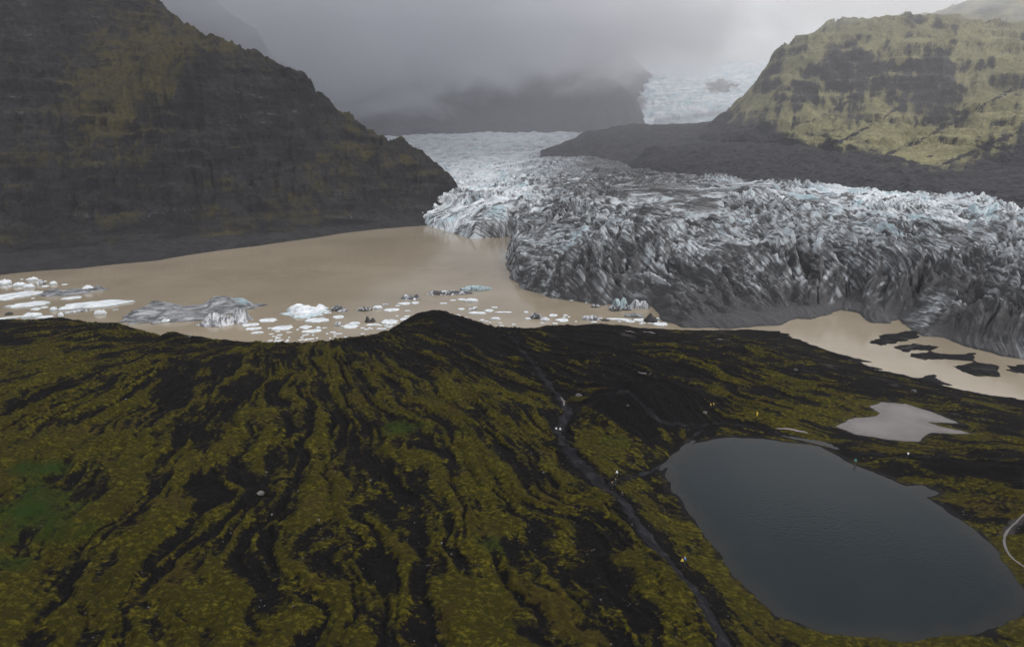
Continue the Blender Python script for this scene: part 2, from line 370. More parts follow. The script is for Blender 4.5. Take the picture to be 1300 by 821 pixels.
STREAM = [at(*c)[:2] for c in [(1330, 640, 11), (1296, 650, 11), (1278, 668, 11), (1285, 690, 11), (1312, 712, 11), (1360, 760, 11)]]

def ground_height(X, Y):
    z = gbase(X, Y)
    C0 = at(372, 425, 22)
    ang = np.arctan2(X - C0[0] * 1.15, (C0[1] + 70) - Y); rad = np.hypot(X - C0[0] * 1.15, (C0[1] + 70) - Y)
    wob = fbm(X / 30, Y / 30, 4, 5) * 0.050
    # rills running down the flanks: long in the fall line, narrow across
    r1 = perlin((ang + wob) * 26, rad / 55, 21); r2 = perlin((ang + wob * 1.2) * 60, rad / 26, 22); r3 = perlin((ang + wob) * 130, rad / 13, 23)
    rill = r1 * 0.45 + r2 * 0.55 + r3 * 0.38
    fall = np.clip(z / 9, 0, 1)
    z = z + (rill * 1.7 + fbm(X / 30, Y / 30, 4, 31) * 2.2 + fbm(X / 6.0, Y / 6.0, 4, 37, 0.6) * 0.75 + fbm(X / 1.8, Y / 1.8, 3, 38, 0.6) * 0.34) * (0.25 + 0.75 * fall)
    wig = fbm(X / 9, Y / 9, 4, 41, 0.6) * 2.2
    for mx_, my_, mz_, hh, rx, ry in ((800, 508, 18, 4.2, 13, 8), (868, 502, 14, 3.2, 12, 7), (846, 470, 13, 3.0, 14, 9), (768, 458, 14, 3.2, 12, 8), (950, 452, 6, 2.6, 18, 7), (1010, 474, 7, 2.0, 16, 6), (705, 436, 12, 2.6, 12, 8), (905, 474, 10, 2.4, 12, 7), (1240, 600, 10, 2.6, 12, 6), (1180, 590, 9.5, 1.8, 9, 4), (650, 440, 14, 2.5, 10, 8)):
        cx0, cy0, _ = at(mx_, my_, mz_); z = z + hh * np.exp(-(((X - cx0) / rx) ** 2 + ((Y - cy0) / ry) ** 2)) * (1 + .5 * fbm(X / 8, Y / 8, 3, 47))
    zf = lambda zz, lev, d: zz + (np.maximum(zz, lev) - zz) * sstep(34, 18, d)
    dp = sdf(X, Y, POND) + wig * 0.7
    z = np.where(dp < 0, POND_Z - np.minimum(3, 0.05 - dp * 0.18), POND_Z + (zf(z, POND_Z + .5, dp) - POND_Z) * sstep(-1.0, 22, dp) + 0.05 * sstep(30, 10, dp))
    dq = sdf(X, Y, POOL) + wig * 0.6
    zq = np.where(dq < 0, POOL_Z - np.minimum(1.2, 0.05 - dq * 0.12), POOL_Z + (zf(z, POOL_Z + .3, dq) - POOL_Z) * sstep(-2.0, 24, dq) + 0.05 * sstep(30, 10, dq))
    z = zq
    ds = sdf(X, Y, SHORE_POLY) + wig * 0.9
    z = np.where(ds < 0, np.minimum(z, -0.05 + ds * 0.10), np.where((ds < 30) & (z > 0), np.maximum(0.05, z * sstep(-3, 26, ds)), z))
    for i, pol in enumerate(ISLES):
        di = sdf(X, Y, pol) + wig * 1.5 + fbm(X / 4, Y / 4, 3, 46) * 1.2
        z = np.where(di < 4, np.maximum(z, np.clip(-di * 0.22, -1, 1.1) + fbm(X / 3, Y / 3, 3, 45) * 0.25), z)
    dpa = linedist(X, Y, PATH) + fbm(X / 5, Y / 5, 4, 51, .65) * 1.7
    dpb = np.minimum(linedist(X, Y, PATH2), linedist(X, Y, PATH3)) + fbm(X / 5, Y / 5, 4, 52, .65) * 1.3
    z = z - 0.35 * sstep(3.4, 1.2, dpa) - 0.2 * sstep(2.4, 0.9, dpb)
    return z, rill, dp, dq, ds, dpa, dpb

PATH, PATH2, PATH3, STREAM = curve(PATH, 4), curve(PATH2, 4), curve(PATH3, 4), curve(STREAM, 4)
NR, NC = 900, 1150
GX, GY = fan(-1.05, 1.05, NC, 62, 430, NR)
gz_, rill, dp, dq, ds, dpa, dpb = ground_height(GX, GY)
PX, PY = project(GX, GY, gz_)
# how much moss grows where (surveyed), 0.5 = half covered
mb = [(0, 420, .15), (80, 412, .05), (200, 432, .2), (60, 440, .55), (150, 432, .5), (100, 455, .45), (40, 480, .5), (200, 470, .25), (280, 475, .2), (330, 460, .35), (410, 460, .55), (420, 480, .6), (260, 440, .3), (350, 440, .15),
      (460, 440, .2), (548, 400, -.2), (530, 415, 0), (600, 425, -.1), (520, 455, .2), (560, 500, .6), (600, 470, .35), (640, 490, .55), (650, 440, 0), (680, 470, .3), (500, 500, .38), (470, 540, .3),
      (620, 560, .6), (660, 600, .55), (700, 640, .55), (560, 620, .42), (480, 640, .3), (520, 700, .45), (640, 700, .55), (750, 700, .5), (800, 720, .4), (400, 640, .45), (340, 600, .38), (300, 540, .45), (200, 560, .55), (100, 540, .5),
      (60, 600, .65), (200, 650, .62), (120, 700, .55), (300, 700, .5), (0, 700, .7), (0, 560, .6), (0, 800, .55), (400, 800, .45), (700, 800, .5),
      (770, 550, .7), (740, 530, .3), (800, 570, .5), (780, 500, -.2), (820, 500, -.35), (870, 515, -.3), (860, 490, -.1), (760, 470, .1), (720, 440, -.1), (800, 440, 0), (820, 460, .1), (900, 450, .15), (900, 480, .35), (820, 540, .1),
      (830, 600, .5), (860, 560, .5), (840, 640, .55), (880, 680, .6), (910, 720, .6), (850, 690, .2), (960, 470, .35), (1000, 490, .5), (1020, 520, .62), (960, 510, .55), (920, 545, .5), (960, 555, .35), (1040, 560, .5), (1060, 580, .3),
      (1000, 440, 0), (1060, 470, .15), (1120, 490, .25), (1200, 505, .15), (1300, 525, .2), (1240, 545, .6), (1300, 555, .5), (1150, 500, .4), (1080, 515, .55), (1180, 568, .6), (1100, 565, .35), (1200, 590, .1), (1260, 600, .05), (1140, 600, .4), (1220, 622, .55), (1280, 640, .5), (1240, 650, .65), (1300, 690, .65), (1200, 605, .2), (1300, 610, .1)]
mbias = rbf([m[:2] for m in mb], [m[2] for m in mb], 1.0, 6)(PX, PY)
moss = 0.5 + (np.clip(mbias, -.5, .8) - 0.44) * 1.35 + rill * 1.15 + fbm(GX / 7, GY / 7, 5, 61, 0.7) * 0.85 + fbm(GX / 24, GY / 18, 3, 63) * 0.55 + fbm(GX / 1.5, GY / 1.5, 3, 62, .7) * .35
moss = moss - sstep(1.5, -0.5, dp) * 0.5 - sstep(5, 0, ds) * 0.7
moss = np.where(sstep(5, 1.5, np.minimum(dpa, dpb + 1.4)) > 0, moss - 0.6 * sstep(5, 1.5, np.minimum(dpa, dpb + 1.4)), moss)
green = np.zeros_like(moss)
for (px, py, rx, ry, s) in [(45, 650, 70, 45, 1), (50, 592, 55, 12, 1), (20, 712, 40, 12, .7), (515, 542, 30, 12, .8), (625, 690, 25, 14, .6), (590, 545, 18, 8, .5), (780, 560, 30, 10, .4)]:
    green = np.maximum(green, s * np.clip(1.15 - np.sqrt(((PX - px) / rx) ** 2 + ((PY - py) / ry) ** 2) + fbm(GX / 7, GY / 7, 3, 71) * .9, 0, 1))
moss = np.maximum(moss, np.clip(green * 1.0, 0, .62))
wet = sstep(3.0, 0.0, np.minimum(np.minimum(dp, ds), dq)) * 1.0
pale = sstep(.12, .4, fbm(GX / 14, GY / 8, 4, 81) - 0.15) * .5 * (ds < 60) + .55 * sstep(1.2, 0.2, np.abs(linedist(GX, GY, STREAM) - 0.4 + fbm(GX / 4, GY / 4, 2, 82)))
GV = np.stack([GX, GY, gz_], -1).reshape(-1, 3)
gf = grid_faces(NR, NC)
onpath = ((dpa < np.interp(GY, [140, 215, 270], [1.8, 1.35, 0.7])) | (dpb < 0.55)).ravel()
isp = onpath[gf].all(1)
ga = {'moss': moss, 'green': green, 'wet': wet, 'pale': pale}
v_, f_, a_ = compact(GV, gf[~isp], ga)
structure(link("ground", mesh_from("ground", v_, f_, [MG], a_)), "dark volcanic moraine with yellow green moss in rilled strips", "ground")
v_, f_, a_ = compact(GV, gf[isp], ga)
structure(link("path", mesh_from("path", v_, f_, [MP], a_)), "dark trodden gravel footpath winding over the mossy moraine", "path")

def gh(x, y):
    return float(ground_height(np.array([[x]]), np.array([[y]]))[0][0, 0])
def on_ground(px, py, z0=14.0):                              # walk the sight line to the ground surface
    z = z0
    dx, dy, dz = ray(px, py)
    ts = np.linspace(80, 420, 1200); xs, ys, zs = dx * ts, dy * ts, CAM_Z + dz * ts
    hz = ground_height(xs[None], ys[None])[0][0]
    k = np.argmax(zs <= hz); return xs[k], ys[k], hz[k]

# outlying ground: one sheet to the horizon, well under everything else
v = np.array([(-5000, -1500, -9), (5000, -1500, -9), (5000, 3450, -9), (-5000, 3450, -9)], float)
structure(link("terrain", mesh_from("terrain", v, np.array([[0, 1, 2, 3]]), [MG], {'moss': [0] * 4, 'green': [0] * 4, 'wet': [0] * 4, 'pale': [0] * 4})), "dark outwash plain under and around the valley", "ground")

# ---------------------------------------------------------------- water
def sheet(name, pts, z, mat, label, cat):
    bm = bmesh.new(); bm.faces.new([bm.verts.new((x, y, z)) for x, y in pts]); me = bpy.data.meshes.new(name); bm.to_mesh(me); bm.free(); me.materials.append(mat)
    return structure(link(name, me), label, cat)
sheet("lake", [(-900, 200), (700, 200), (700, 1100), (-900, 1100)], 0.0, MLAKE, "brown silty glacial lake with drifting ice", "lake")
def outset(pts, d):
    P = np.array(pts, float); n = len(P); out = []
    ar = 0.5 * sum(P[i][0] * P[(i + 1) % n][1] - P[(i + 1) % n][0] * P[i][1] for i in range(n)); sg = 1 if ar > 0 else -1
    for i in range(n):
        e = P[(i + 1) % n] - P[i - 1]; e /= np.linalg.norm(e) + 1e-9; out.append(tuple(P[i] + sg * d * np.array((e[1], -e[0]))))
    return out
def pool_mesh(name, poly, z, mat, margin, label, cat):
    P = np.array(outset(poly, margin)); X, Y = np.meshgrid(np.arange(P[:, 0].min(), P[:, 0].max(), .7), np.arange(max(55, P[:, 1].min()), P[:, 1].max(), .7))
    d = sdf(X, Y, poly); fc = grid_faces(*X.shape); kp = (d.ravel()[fc] < margin).all(1)
    dep = sstep(-6.0, 1.0, d + fbm(X / 6, Y / 6, 4, 91) * 3.0)
    v, f, a = compact(np.stack([X, Y, np.full_like(X, z)], -1).reshape(-1, 3), fc[kp], {'shallow': dep})
    structure(link(name, mesh_from(name, v, f, [mat], a)), label, cat)
pool_mesh("pond", POND, POND_Z, MPOND, 5.0, "dark clear pond in the moraine hollow", "pond")
pool_mesh("shallow_pool", POOL, POOL_Z, MPUD, 3.5, "pale shallow pool among moss beyond the dark pond", "pool")
# narrow puddles and the rivulet are draped on the ground
def drape(name, line, width, mat, label, cat, lift=0.05, seed=0):
    P = np.array(line, float); seg = []
    for a, b in zip(P[:-1], P[1:]):
        for k in range(8): seg.append(a + (b - a) * k / 8)
    seg.append(P[-1]); seg = np.array(seg); T = np.gradient(seg, axis=0); T /= np.linalg.norm(T, axis=1)[:, None] + 1e-9; N = np.stack([-T[:, 1], T[:, 0]], 1)
    n = len(seg); s = np.linspace(0, 1, n); wd = width * (0.25 + np.sqrt(np.clip(4 * s * (1 - s), 0, 1))) * (1 + 0.5 * fbm(s * 9, s * 0 + seed, 2, seed))
    rows = [seg + N * (wd * k)[:, None] for k in (-1, -.5, 0, .5, 1)]
    X = np.array([r[:, 0] for r in rows]); Y = np.array([r[:, 1] for r in rows]); Zg = ground_height(X, Y)[0]
    Zs = np.broadcast_to(Zg.max(0)[None], Zg.shape) + lift
    structure(link(name, mesh_from(name, np.stack([X, Y, Zs], -1).reshape(-1, 3), grid_faces(5, n), [mat])), label, cat)
for i, (c, wd, lb) in enumerate([([(810, 474), (818, 474.6), (827, 474)], .45, "thin pale puddle on dark soil below the lake shore"),
        ([(793, 420.5), (806, 422)], .5, "short bright puddle close behind the lake shore ridge"), ([(816, 421), (832, 423.5)], .55, "longer bright puddle near the brown lake edge"),
        ([(908, 430), (927, 432)], .5, "pale puddle on the flat dark spit"), ([(985, 544), (1010, 546.5), (1026, 550)], .5, "long pale puddle on the path above the dark pond"),
        ([(712, 505), (716, 510), (716, 516)], .28, "wet patch shining where the footpath bends"), ([(795, 517), (800, 518.5)], .5, "small puddle on the side path")]):
    drape("puddle", [on_ground(*q)[:2] for q in c], wd, MPUD, lb, "puddle", 0.04, i)
drape("stream", STREAM, .20, MPUD, "pale rivulet winding past the far end of the pond", "stream", 0.04, 9)

# ---------------------------------------------------------------- glacier
FRONT = [(470, 268), (556, 290), (575, 296), (600, 303), (628, 302), (650, 300), (644, 315), (643, 333), (648, 352), (662, 366), (700, 378), (740, 384), (765, 388), (776, 386), (826, 389), (842, 406), (866, 416), (920, 417), (985, 413), (1010, 404), (1030, 406), (1068, 394), (1092, 398), (1105, 409), (1130, 411), (1140, 403), (1152, 415), (1172, 427), (1196, 429), (1230, 440), (1270, 452), (1310, 458), (1420, 470), (1600, 480)]
FP = XYs(FRONT)
GPOLY = FP + [(900, 400), (1400, 900), (1200, 3100), (-1200, 3100), (-600, 1200), (-160, 860)]
gc = []
for px, py, z in [(560, 280, 12), (620, 285, 22), (660, 298, 30), (700, 320, 28), (760, 335, 25), (800, 350, 20), (900, 375, 10), (950, 385, 8), (1000, 375, 12), (1050, 360, 16), (1100, 360, 16), (1200, 380, 18), (1300, 410, 18),
                  (620, 265, 24), (700, 265, 33), (800, 280, 33), (900, 300, 30), (1000, 310, 28), (1100, 310, 28), (1200, 320, 28), (1300, 340, 27), (1450, 380, 25),
                  (1300, 300, 36), (1200, 280, 37), (1100, 270, 38), (1000, 262, 38), (900, 250, 40), (1300, 264, 41), (1150, 247, 42), (1050, 240, 44), (960, 232, 44), (900, 226, 46), (830, 218, 47)]:
    gc.append(Z(px, py, z))
for px, py, Y in [(600, 230, 1150), (700, 230, 1000), (780, 225, 950), (560, 215, 1400), (650, 205, 1450), (740, 200, 1350), (520, 185, 2000), (600, 180, 2000), (720, 180, 1900), (640, 166, 2700), (740, 164.5, 2700), (500, 168, 2700), (400, 165, 2700), (860, 163, 2700), (300, 200, 2000), (640, 164, 3100), (900, 160, 3100), (300, 160, 3100)]:
    gc.append(Yc(px, py, Y))
for px, py in [(1450, 290), (1300, 264), (1220, 254), (1150, 248), (1050, 240), (960, 233)]:       # the ice dies out under the rubble
    (x, y), zz = Z(px, py, 42); gc += [((x * 1.10, y * 1.10), 24), ((x * 1.35, y * 1.35), 5), ((x * 1.8, y * 1.8), -5)]
gl = rbf([c[0] for c in gc], [c[1] for c in gc], 1.0, 0.5)
def glacier_height(X, Y):
    z = gl(X, Y)
    edge = fbm(X / 18, Y / 18, 4, 101, 0.55) * 4
    ds_ = -sdf(X, Y, GPOLY) + edge
    lobes = np.where(ds_ > 0, 1, 1)
    far = sstep(900, 2200, Y)
    wx = X + fbm(X / 80, Y / 80, 3, 110) * 15; wy = Y + fbm(X / 80 + 9, Y / 80, 3, 111) * 15
    # seracs: fins standing along the flow, cut by crevasses
    a = 0.50 - 0.85 * sstep(60, 380, X) + 0.62 * fbm(X / 150, Y / 150, 2, 112)
    ca, sa = np.cos(a), np.sin(a); p = (wx - 150) * ca + (wy - 480) * sa; q = -(wx - 150) * sa + (wy - 480) * ca
    f1 = 1 - np.sqrt(perlin(p / 19, q / 44, 120) ** 2 + .006) * 1.9
    f2 = 1 - np.sqrt(perlin(p / 9 + 3.1, q / 26, 121) ** 2 + .006) * 1.9
    f3 = 1 - np.abs(perlin(p / 4.4 + 7.7, q / 12, 122)) * 1.9
    f4 = 1 - np.abs(perlin(wx / 6.5, wy / 4.5, 123)) * 1.9
    f5 = ridged(wx / 2.6, wy / 2.6, 2, 124)
    und = fbm(X / 70, Y / 70, 3, 125)
    amp = (0.45 + 0.9 * sstep(-.25, .35, fbm(X / 95, Y / 95, 2, 126))) 
    PXg, PYg = project(X, Y, z)
    mud = sstep(60, 0, np.hypot((PXg - 925) / 1.5, (PYg - 402) * 2.2))                # low debris apron at the snout
    calm = 1 - 0.75 * mud
    nf_ = (1 - sstep(700, 1500, Y) * .55) * (1 - .40 * sstep(520, 700, Y) * sstep(60, 200, X))
    det = und * 8 + amp * calm * nf_ * (f1 * 9.5 + f2 * 5.2 + f3 * 1.8 + f4 * 1.5 + f5 * 0.4 - 8)
    cr = 6.5 * np.exp(-(perlin(p / 15 + 5, q / 38, 140) / .075) ** 2) + 6.5 * np.exp(-(perlin(q / 14 + 2, p / 30, 141) / .08) ** 2) * sstep(-.1, .3, fbm(X / 50, Y / 50, 2, 142)) + 2.6 * np.exp(-(perlin(p / 6.5, q / 15, 143) / .09) ** 2)
    det = det - amp * calm * nf_ * cr + mud * (fbm(X / 13, Y / 9, 4, 145, .6) * 4.5 + 1.5) + ridged(wx / 5, wy / 5, 3, 144, .6) * 1.6
    det = det + far * fbm(X / 60, Y / 160, 4, 128) * 4
    prof = sstep(-1, np.where(X < 95, 10, 17) + 6 * sstep(140, 320, X) + 14 * mud, ds_) * (0.55 + 0.45 * sstep(10, 60, ds_))
    zz = np.where(ds_ > 0, z * prof + det * (0.4 + 0.6 * sstep(0, 9, ds_)) * (0.45 + 0.55 * prof), np.maximum(-6, ds_ * 1.2))
    zz = np.where(ds_ > 0, np.maximum(zz, 0.4 + f3 * 0.6 + np.minimum(ds_, 6) * .5), zz)
    return zz, ds_, f1, f2, f3, mud, und, p, q
def glacier_piece(u0, u1, nu, y0, y1, ny):
    X, Y = fan(u0, u1, nu, y0, y1, ny)
    zz, ds_, f1, f2, f3, mud, und, pp, qq = glacier_height(X, Y)
    px, py = project(X, Y, zz)
    # debris cover: heavy at the snout, thinning up-glacier, clean in the main stream
    al = [(600, 300, .15), (570, 285, .3), (640, 285, .25), (655, 340, .55), (700, 360, .62), (760, 380, .70), (820, 390, .85), (720, 320, .44), (680, 300, .38), (800, 340, .48), (850, 330, .45), (900, 402, 1.25), (950, 400, 1.25), (1000, 390, 1.0), (880, 370, .68), (960, 350, .52), (1050, 350, .52), (1080, 390, .75),
          (1150, 400, .66), (1200, 420, .74), (1300, 440, .76), (1120, 350, .58), (1200, 370, .6), (1300, 390, .65), (1250, 330, .68), (1150, 310, .6), (1050, 310, .55), (950, 300, .5), (1000, 270, .42), (1100, 270, .3), (1200, 285, .3), (1300, 300, .38), (1300, 275, .22), (1150, 255, .18), (1050, 247, .25), (930, 240, .35),
          (880, 232, .55), (830, 222, .7), (780, 215, .75), (760, 235, .7), (720, 230, .55), (830, 250, .45), (760, 265, .4), (700, 260, .35), (650, 250, .18), (620, 230, .12), (700, 205, .35), (745, 195, .5), (650, 195, .1), (560, 190, .12), (600, 170, .0), (560, 220, .12), (590, 250, .15), (720, 175, .1), (640, 166, -.1)]
    ash = rbf([a[:2] for a in al], [a[2] for a in al], 1.0, 5)(px, py) + und * 0.25 + .09 * sstep(80, 15, ds_) * (X > -40) + (0.5 - np.clip(f2, -1, 1)) * 0.12 + fbm(X / 30, Y / 30, 4, 131) * .22
    ash = np.where((X > -60) & (ds_ < 8), np.maximum(ash, ash * .7 + .2), ash)
    blue = np.clip(sstep(.0, .5, fbm(X / 28, Y / 28, 3, 133)) * (1 - np.clip(ash, 0, 1)) * .9 + .35 * (py < 290) * (px > 1000) * sstep(0.1, .5, fbm(X / 40, Y / 25, 3, 134)), 0, 1)
    V = np.stack([X, Y, zz], -1).reshape(-1, 3); f = grid_faces(*X.shape)
    keep = ((ds_.ravel())[f] > -4).any(1)
    return compact(V, f[keep], {'ash': ash, 'blue': blue, 'clean': 1 - ash, 'across': pp, 'along': qq})
v1, f1_, a1 = glacier_piece(-0.35, 1.15, 1000, 255, 1000, 760)
v2, f2_, a2 = glacier_piece(-0.45, 0.75, 420, 1000, 3100, 300)
V = np.concatenate([v1, v2]); Fc = np.concatenate([f1_, f2_ + len(v1)]); A = {k: np.concatenate([a1[k], a2[k]]) for k in a1}
structure(link("glacier", mesh_from("glacier", V, Fc, [MGL], A)), "grey crevassed glacier tongue streaked with black ash", "glacier")

# upper icefall spilling from the cloud
def hill(name, ctlpts, u, nu, yr, ny, mat, detail, attrs, label, cat, keepf=None):
    f = rbf([c[0] for c in ctlpts], [c[1] for c in ctlpts], 1.0, 0.1)
    X, Y = fan(u[0], u[1], nu, yr[0], yr[1], ny)
    z = f(X, Y); z = detail(X, Y, z); px, py = project(X, Y, z)
    gyy, gxx = np.gradient(z); dyy = np.gradient(Y, axis=0); dxx = np.gradient(X, axis=1)
    slope = np.hypot(gxx / dxx, gyy / dyy)
    at_ = attrs(X, Y, z, px, py, slope)
    V = np.stack([X, Y, z], -1).reshape(-1, 3); fc = grid_faces(ny, nu)
    kp = (z.ravel()[fc] > -8).any(1)
    v, ff, aa = compact(V, fc[kp], at_)
    return structure(link(name, mesh_from(name, v, ff, [mat], aa)), label, cat)
def maskmap(px, py, pts, sm=4):
    return rbf([p[:2] for p in pts], [p[2] for p in pts], 1.0, sm)(px, py)

ic = [Yc(*c) for c in [(740, 168, 2640), (800, 163, 2640), (860, 166, 2560), (930, 166, 2500), (790, 157, 2720), (830, 142, 2780), (870, 142, 2750), (905, 141, 2720), (820, 122, 2880), (860, 117, 2900), (900, 114, 2900), (945, 112, 2850), (860, 98, 3060), (920, 96, 3060), (770, 112, 3050), (770, 158, 2680), (745, 163, 2640), (860, 80, 3300), (960, 80, 3300), (780, 130, 2900), (760, 150, 2850), (1000, 100, 3000), (720, 165, 2800), (700, 120, 3100)]]
hill("icefall", ic, (0.02, 0.42), 300, (2500, 3300), 260, MSN, lambda X, Y, z: z + ridged(X / 70, Y / 60, 5, 201, .6) * 42 - 24,
     lambda X, Y, z, px, py, s: {'ash': np.clip(1.2 * sstep(26, 10, np.hypot(px - 914, (py - 110) * 2.4) + fbm(X / 30, Y / 30, 4, 205) * 22) + sstep(.1, .4, fbm(X / 60, Y / 60, 4, 203) - .15) * .25 + sstep(9, 0, np.abs(py - 152 + (px - 850) * .12)) * .5 * (px > 830) + sstep(14, 2, np.hypot(px - 812, (py - 130) * .8)) * .8, 0, .95)},
     "white icefall descending from the cloud at the valley head", "icefall")

# ---------------------------------------------------------------- left mountain
lc = []
for px, py in [(-300, 385), (-150, 366), (0, 349), (100, 341), (200, 331), (330, 312), (400, 302), (480, 291), (545, 286), (572, 284)]:
    (x, y), _ = Z(px, py, 0); lc += [((x, y), 0.0), ((x * .9, y * .9), -12), ((x * .7, y * .7), -20)]
for px, py, Y in [(-300, 340, 470), (0, 322, 545), (120, 312, 575), (250, 300, 625), (330, 294, 665), (420, 285, 730), (500, 275, 790),
                  (-300, 250, 560), (0, 250, 640), (120, 250, 660), (250, 250, 690), (350, 250, 735), (450, 245, 800), (530, 250, 840), (565, 262, 850),
                  (0, 180, 710), (120, 190, 720), (200, 190, 725), (280, 185, 750), (360, 190, 800), (420, 200, 850), (480, 205, 880), (530, 215, 900), (560, 235, 900),
                  (180, 160, 755), (250, 160, 765), (330, 160, 805), (390, 165, 860), (430, 180, 890), (0, 120, 790), (80, 120, 800), (150, 100, 810), (200, 88, 800), (250, 82, 800), (310, 84, 835), (370, 96, 880), (392, 101, 900), (399, 112, 900), (403, 126, 900), (412, 140, 905), (428, 152, 925), (436, 167, 930), (444, 160, 938), (455, 153, 942), (466, 158, 948), (474, 168, 950), (486, 178, 955), (496, 181, 955), (503, 172, 955), (512, 171, 955), (518, 180, 955), (525, 191, 950), (532, 186, 950), (540, 194, 945), (548, 204, 940), (554, 212, 938), (562, 226, 930), (568, 240, 905),
                  (340, 82, 880), (300, 66, 930), (250, 42, 1000), (220, 18, 1040), (195, 0, 1070), (150, 40, 960), (200, 60, 900), (80, 40, 930), (0, 50, 870), (-150, 100, 780), (-150, 0, 860), (0, -40, 980), (120, -40, 1080), (170, -25, 1090), (60, -110, 1150), (-200, -120, 1050), (-400, 0, 760), (-400, 250, 500)]:
    lc.append(Yc(px, py, Y))
for px, py, Y in [(160, -10, 1180), (250, 60, 1120), (330, 110, 1040), (410, 160, 1020), (470, 190, 1040), (540, 215, 1020), (575, 235, 980), (590, 250, 960), (600, 262, 900), (590, 276, 850)]:
    x, y, z = atY(px, py, Y); lc.append(((x * 1.0, y), z)); lc.append(((x * 1.25 + 10, y * 1.25), min(z - 90, 30))); lc.append(((x * 1.25, y * 1.6), 0))
def ldetail(X, Y, z):
    up = sstep(-2, 40, z)
    wx = X + fbm(X / 60, Y / 60, 3, 301) * 25
    gul = ridged(wx / 62, Y / 150, 4, 302, .55)
    gu2 = ridged(X / Y * 34 + fbm(X / 70, Y / 70, 3, 307) * .7, z / 260, 3, 308, .6)
    z = z + up * ((gu2 - .55) * 10 + (gul - .5) * 18 + fbm(X / 42, Y / 42, 6, 303, .6) * 17)
    # basalt ledges
    st = 17.0; ph = z / st + fbm(X / 110, Y / 110, 4, 305) * 1.6; fr = ph - np.floor(ph)
    z = z + up * (sstep(.25, .75, fr) - fr) * st * .75 * sstep(-.1, .35, fbm(X / 60, Y / 60, 3, 306))
    return z + fbm(X / 9, Y / 9, 4, 304, .55) * 1.2 * up
def lattr(X, Y, z, px, py, s):
    gm = maskmap(px, py, [(100, 40, .25), (0, 60, .1), (60, 120, .3), (180, 30, .55), (230, 60, .75), (150, 110, .75), (120, 160, .7), (80, 200, .55), (200, 90, .8), (180, 180, .6), (140, 60, .6), (90, 90, .6), (100, 130, .75), (150, 140, .75), (270, 110, .1), (320, 120, .05), (350, 150, .1), (250, 140, .1), (230, 180, .45), (250, 200, .35), (300, 175, .35), (370, 110, .3), (390, 190, .35), (420, 200, .5), (380, 230, .35), (320, 230, .3), (300, 250, .4), (200, 240, .2), (100, 240, .3), (0, 230, .3), (60, 260, .15), (200, 270, .2), (60, 300, .3), (0, 312, .6), (150, 300, .45), (260, 290, .45), (340, 280, .4), (400, 270, .35), (470, 180, .5), (500, 210, .45), (520, 240, .3), (455, 165, .6), (450, 250, .25), (540, 265, .1), (450, 290, .0), (300, 60, .6), (340, 80, .5), (0, 0, .1), (0, 330, 0), (200, 320, 0)])
    grass = gm + fbm(X / 25, Y / 25, 5, 311, .6) * .5 + fbm(X / Y * 90, z / 60, 4, 314, .6) * .22 + fbm(X / 90, z / 11, 3, 312) * .3 - sstep(1.2, 2.4, s) * .3
    dark = sstep(9, 2, z + fbm(X / 40, Y / 40, 3, 313) * 3) * 1.0
    dark = np.maximum(dark, sstep(-3, 3, py - np.interp(px, [0, 120, 250, 330, 400], [322, 312, 301, 296, 303])) * (px < 400))
    return {'grass': grass, 'dark': dark}
hill("left_mountain", lc, (-1.1, 0.0), 760, (420, 1650), 560, MLEFT, ldetail, lattr, "steep dark layered mountain rising from the brown lake", "mountain")

# ---------------------------------------------------------------- far ridge behind the left mountain
fr = [Yc(*c) for c in [(150, -120, 1884), (220, -50, 1905), (262, 0, 1926), (300, 38, 1947), (325, 55, 1968), (345, 75, 1989), (375, 95, 2010), (400, 118, 2031), (430, 150, 2052), (455, 178, 2073), (490, 200, 2094), (200, 100, 1800), (300, 130, 1863), (380, 160, 1905), (420, 185, 1947), (100, 0, 1800), (0, -100, 1842), (460, 195, 1989)]]
for c in list(fr):
    (x, y), z = c; fr.append(((x * 1.1 - 350, y + 650), z - 450))
hill("far_ridge", fr, (-.75, -.08), 320, (1650, 2900), 240, MFAR, lambda X, Y, z: z + fbm(X / 180, Y / 180, 6, 401, .58) * 60 + (ridged(X / 240, Y / 240, 4, 402) - .5) * 60,
     lambda X, Y, z, px, py, s: {'grass': fbm(X / 90, Y / 90, 4, 403) * .6 + .25, 'dark': np.zeros_like(X)}, "faint ridge fading in mist behind the left mountain", "mountain")

# ---------------------------------------------------------------- dark headwall under the cloud
hw = [Yc(*c) for c in [(380, 172, 2480), (460, 170, 2480), (600, 168, 2500), (700, 167, 2500), (735, 166, 2490), (760, 162, 2480), (782, 153, 2530), (798, 141, 2560), (804, 129, 2600), (796, 118, 2660), (380, 120, 2700), (460, 110, 2700), (560, 105, 2700), (650, 100, 2700), (740, 95, 2720), (790, 104, 2720), (600, 60, 2950), (740, 60, 2950), (420, 60, 2950), (790, 70, 3000)]]
for c in [(762, 162, 2480), (784, 153, 2530), (799, 141, 2560), (806, 129, 2600), (799, 116, 2660), (792, 100, 2760)]:
    x, y, z = atY(*c); hw += [((x + 40, y + 25), z - 60), ((x + 160, y + 80), z - 250)]
hill("headwall", hw, (-.36, .30), 260, (2400, 3100), 170, MFAR, lambda X, Y, z: z + fbm(X / 200, Y / 200, 5, 501, .55) * 34,
     lambda X, Y, z, px, py, s: {'grass': np.zeros_like(X), 'dark': np.ones_like(X)}, "dark headwall vanishing into cloud beyond the glacier", "mountain")

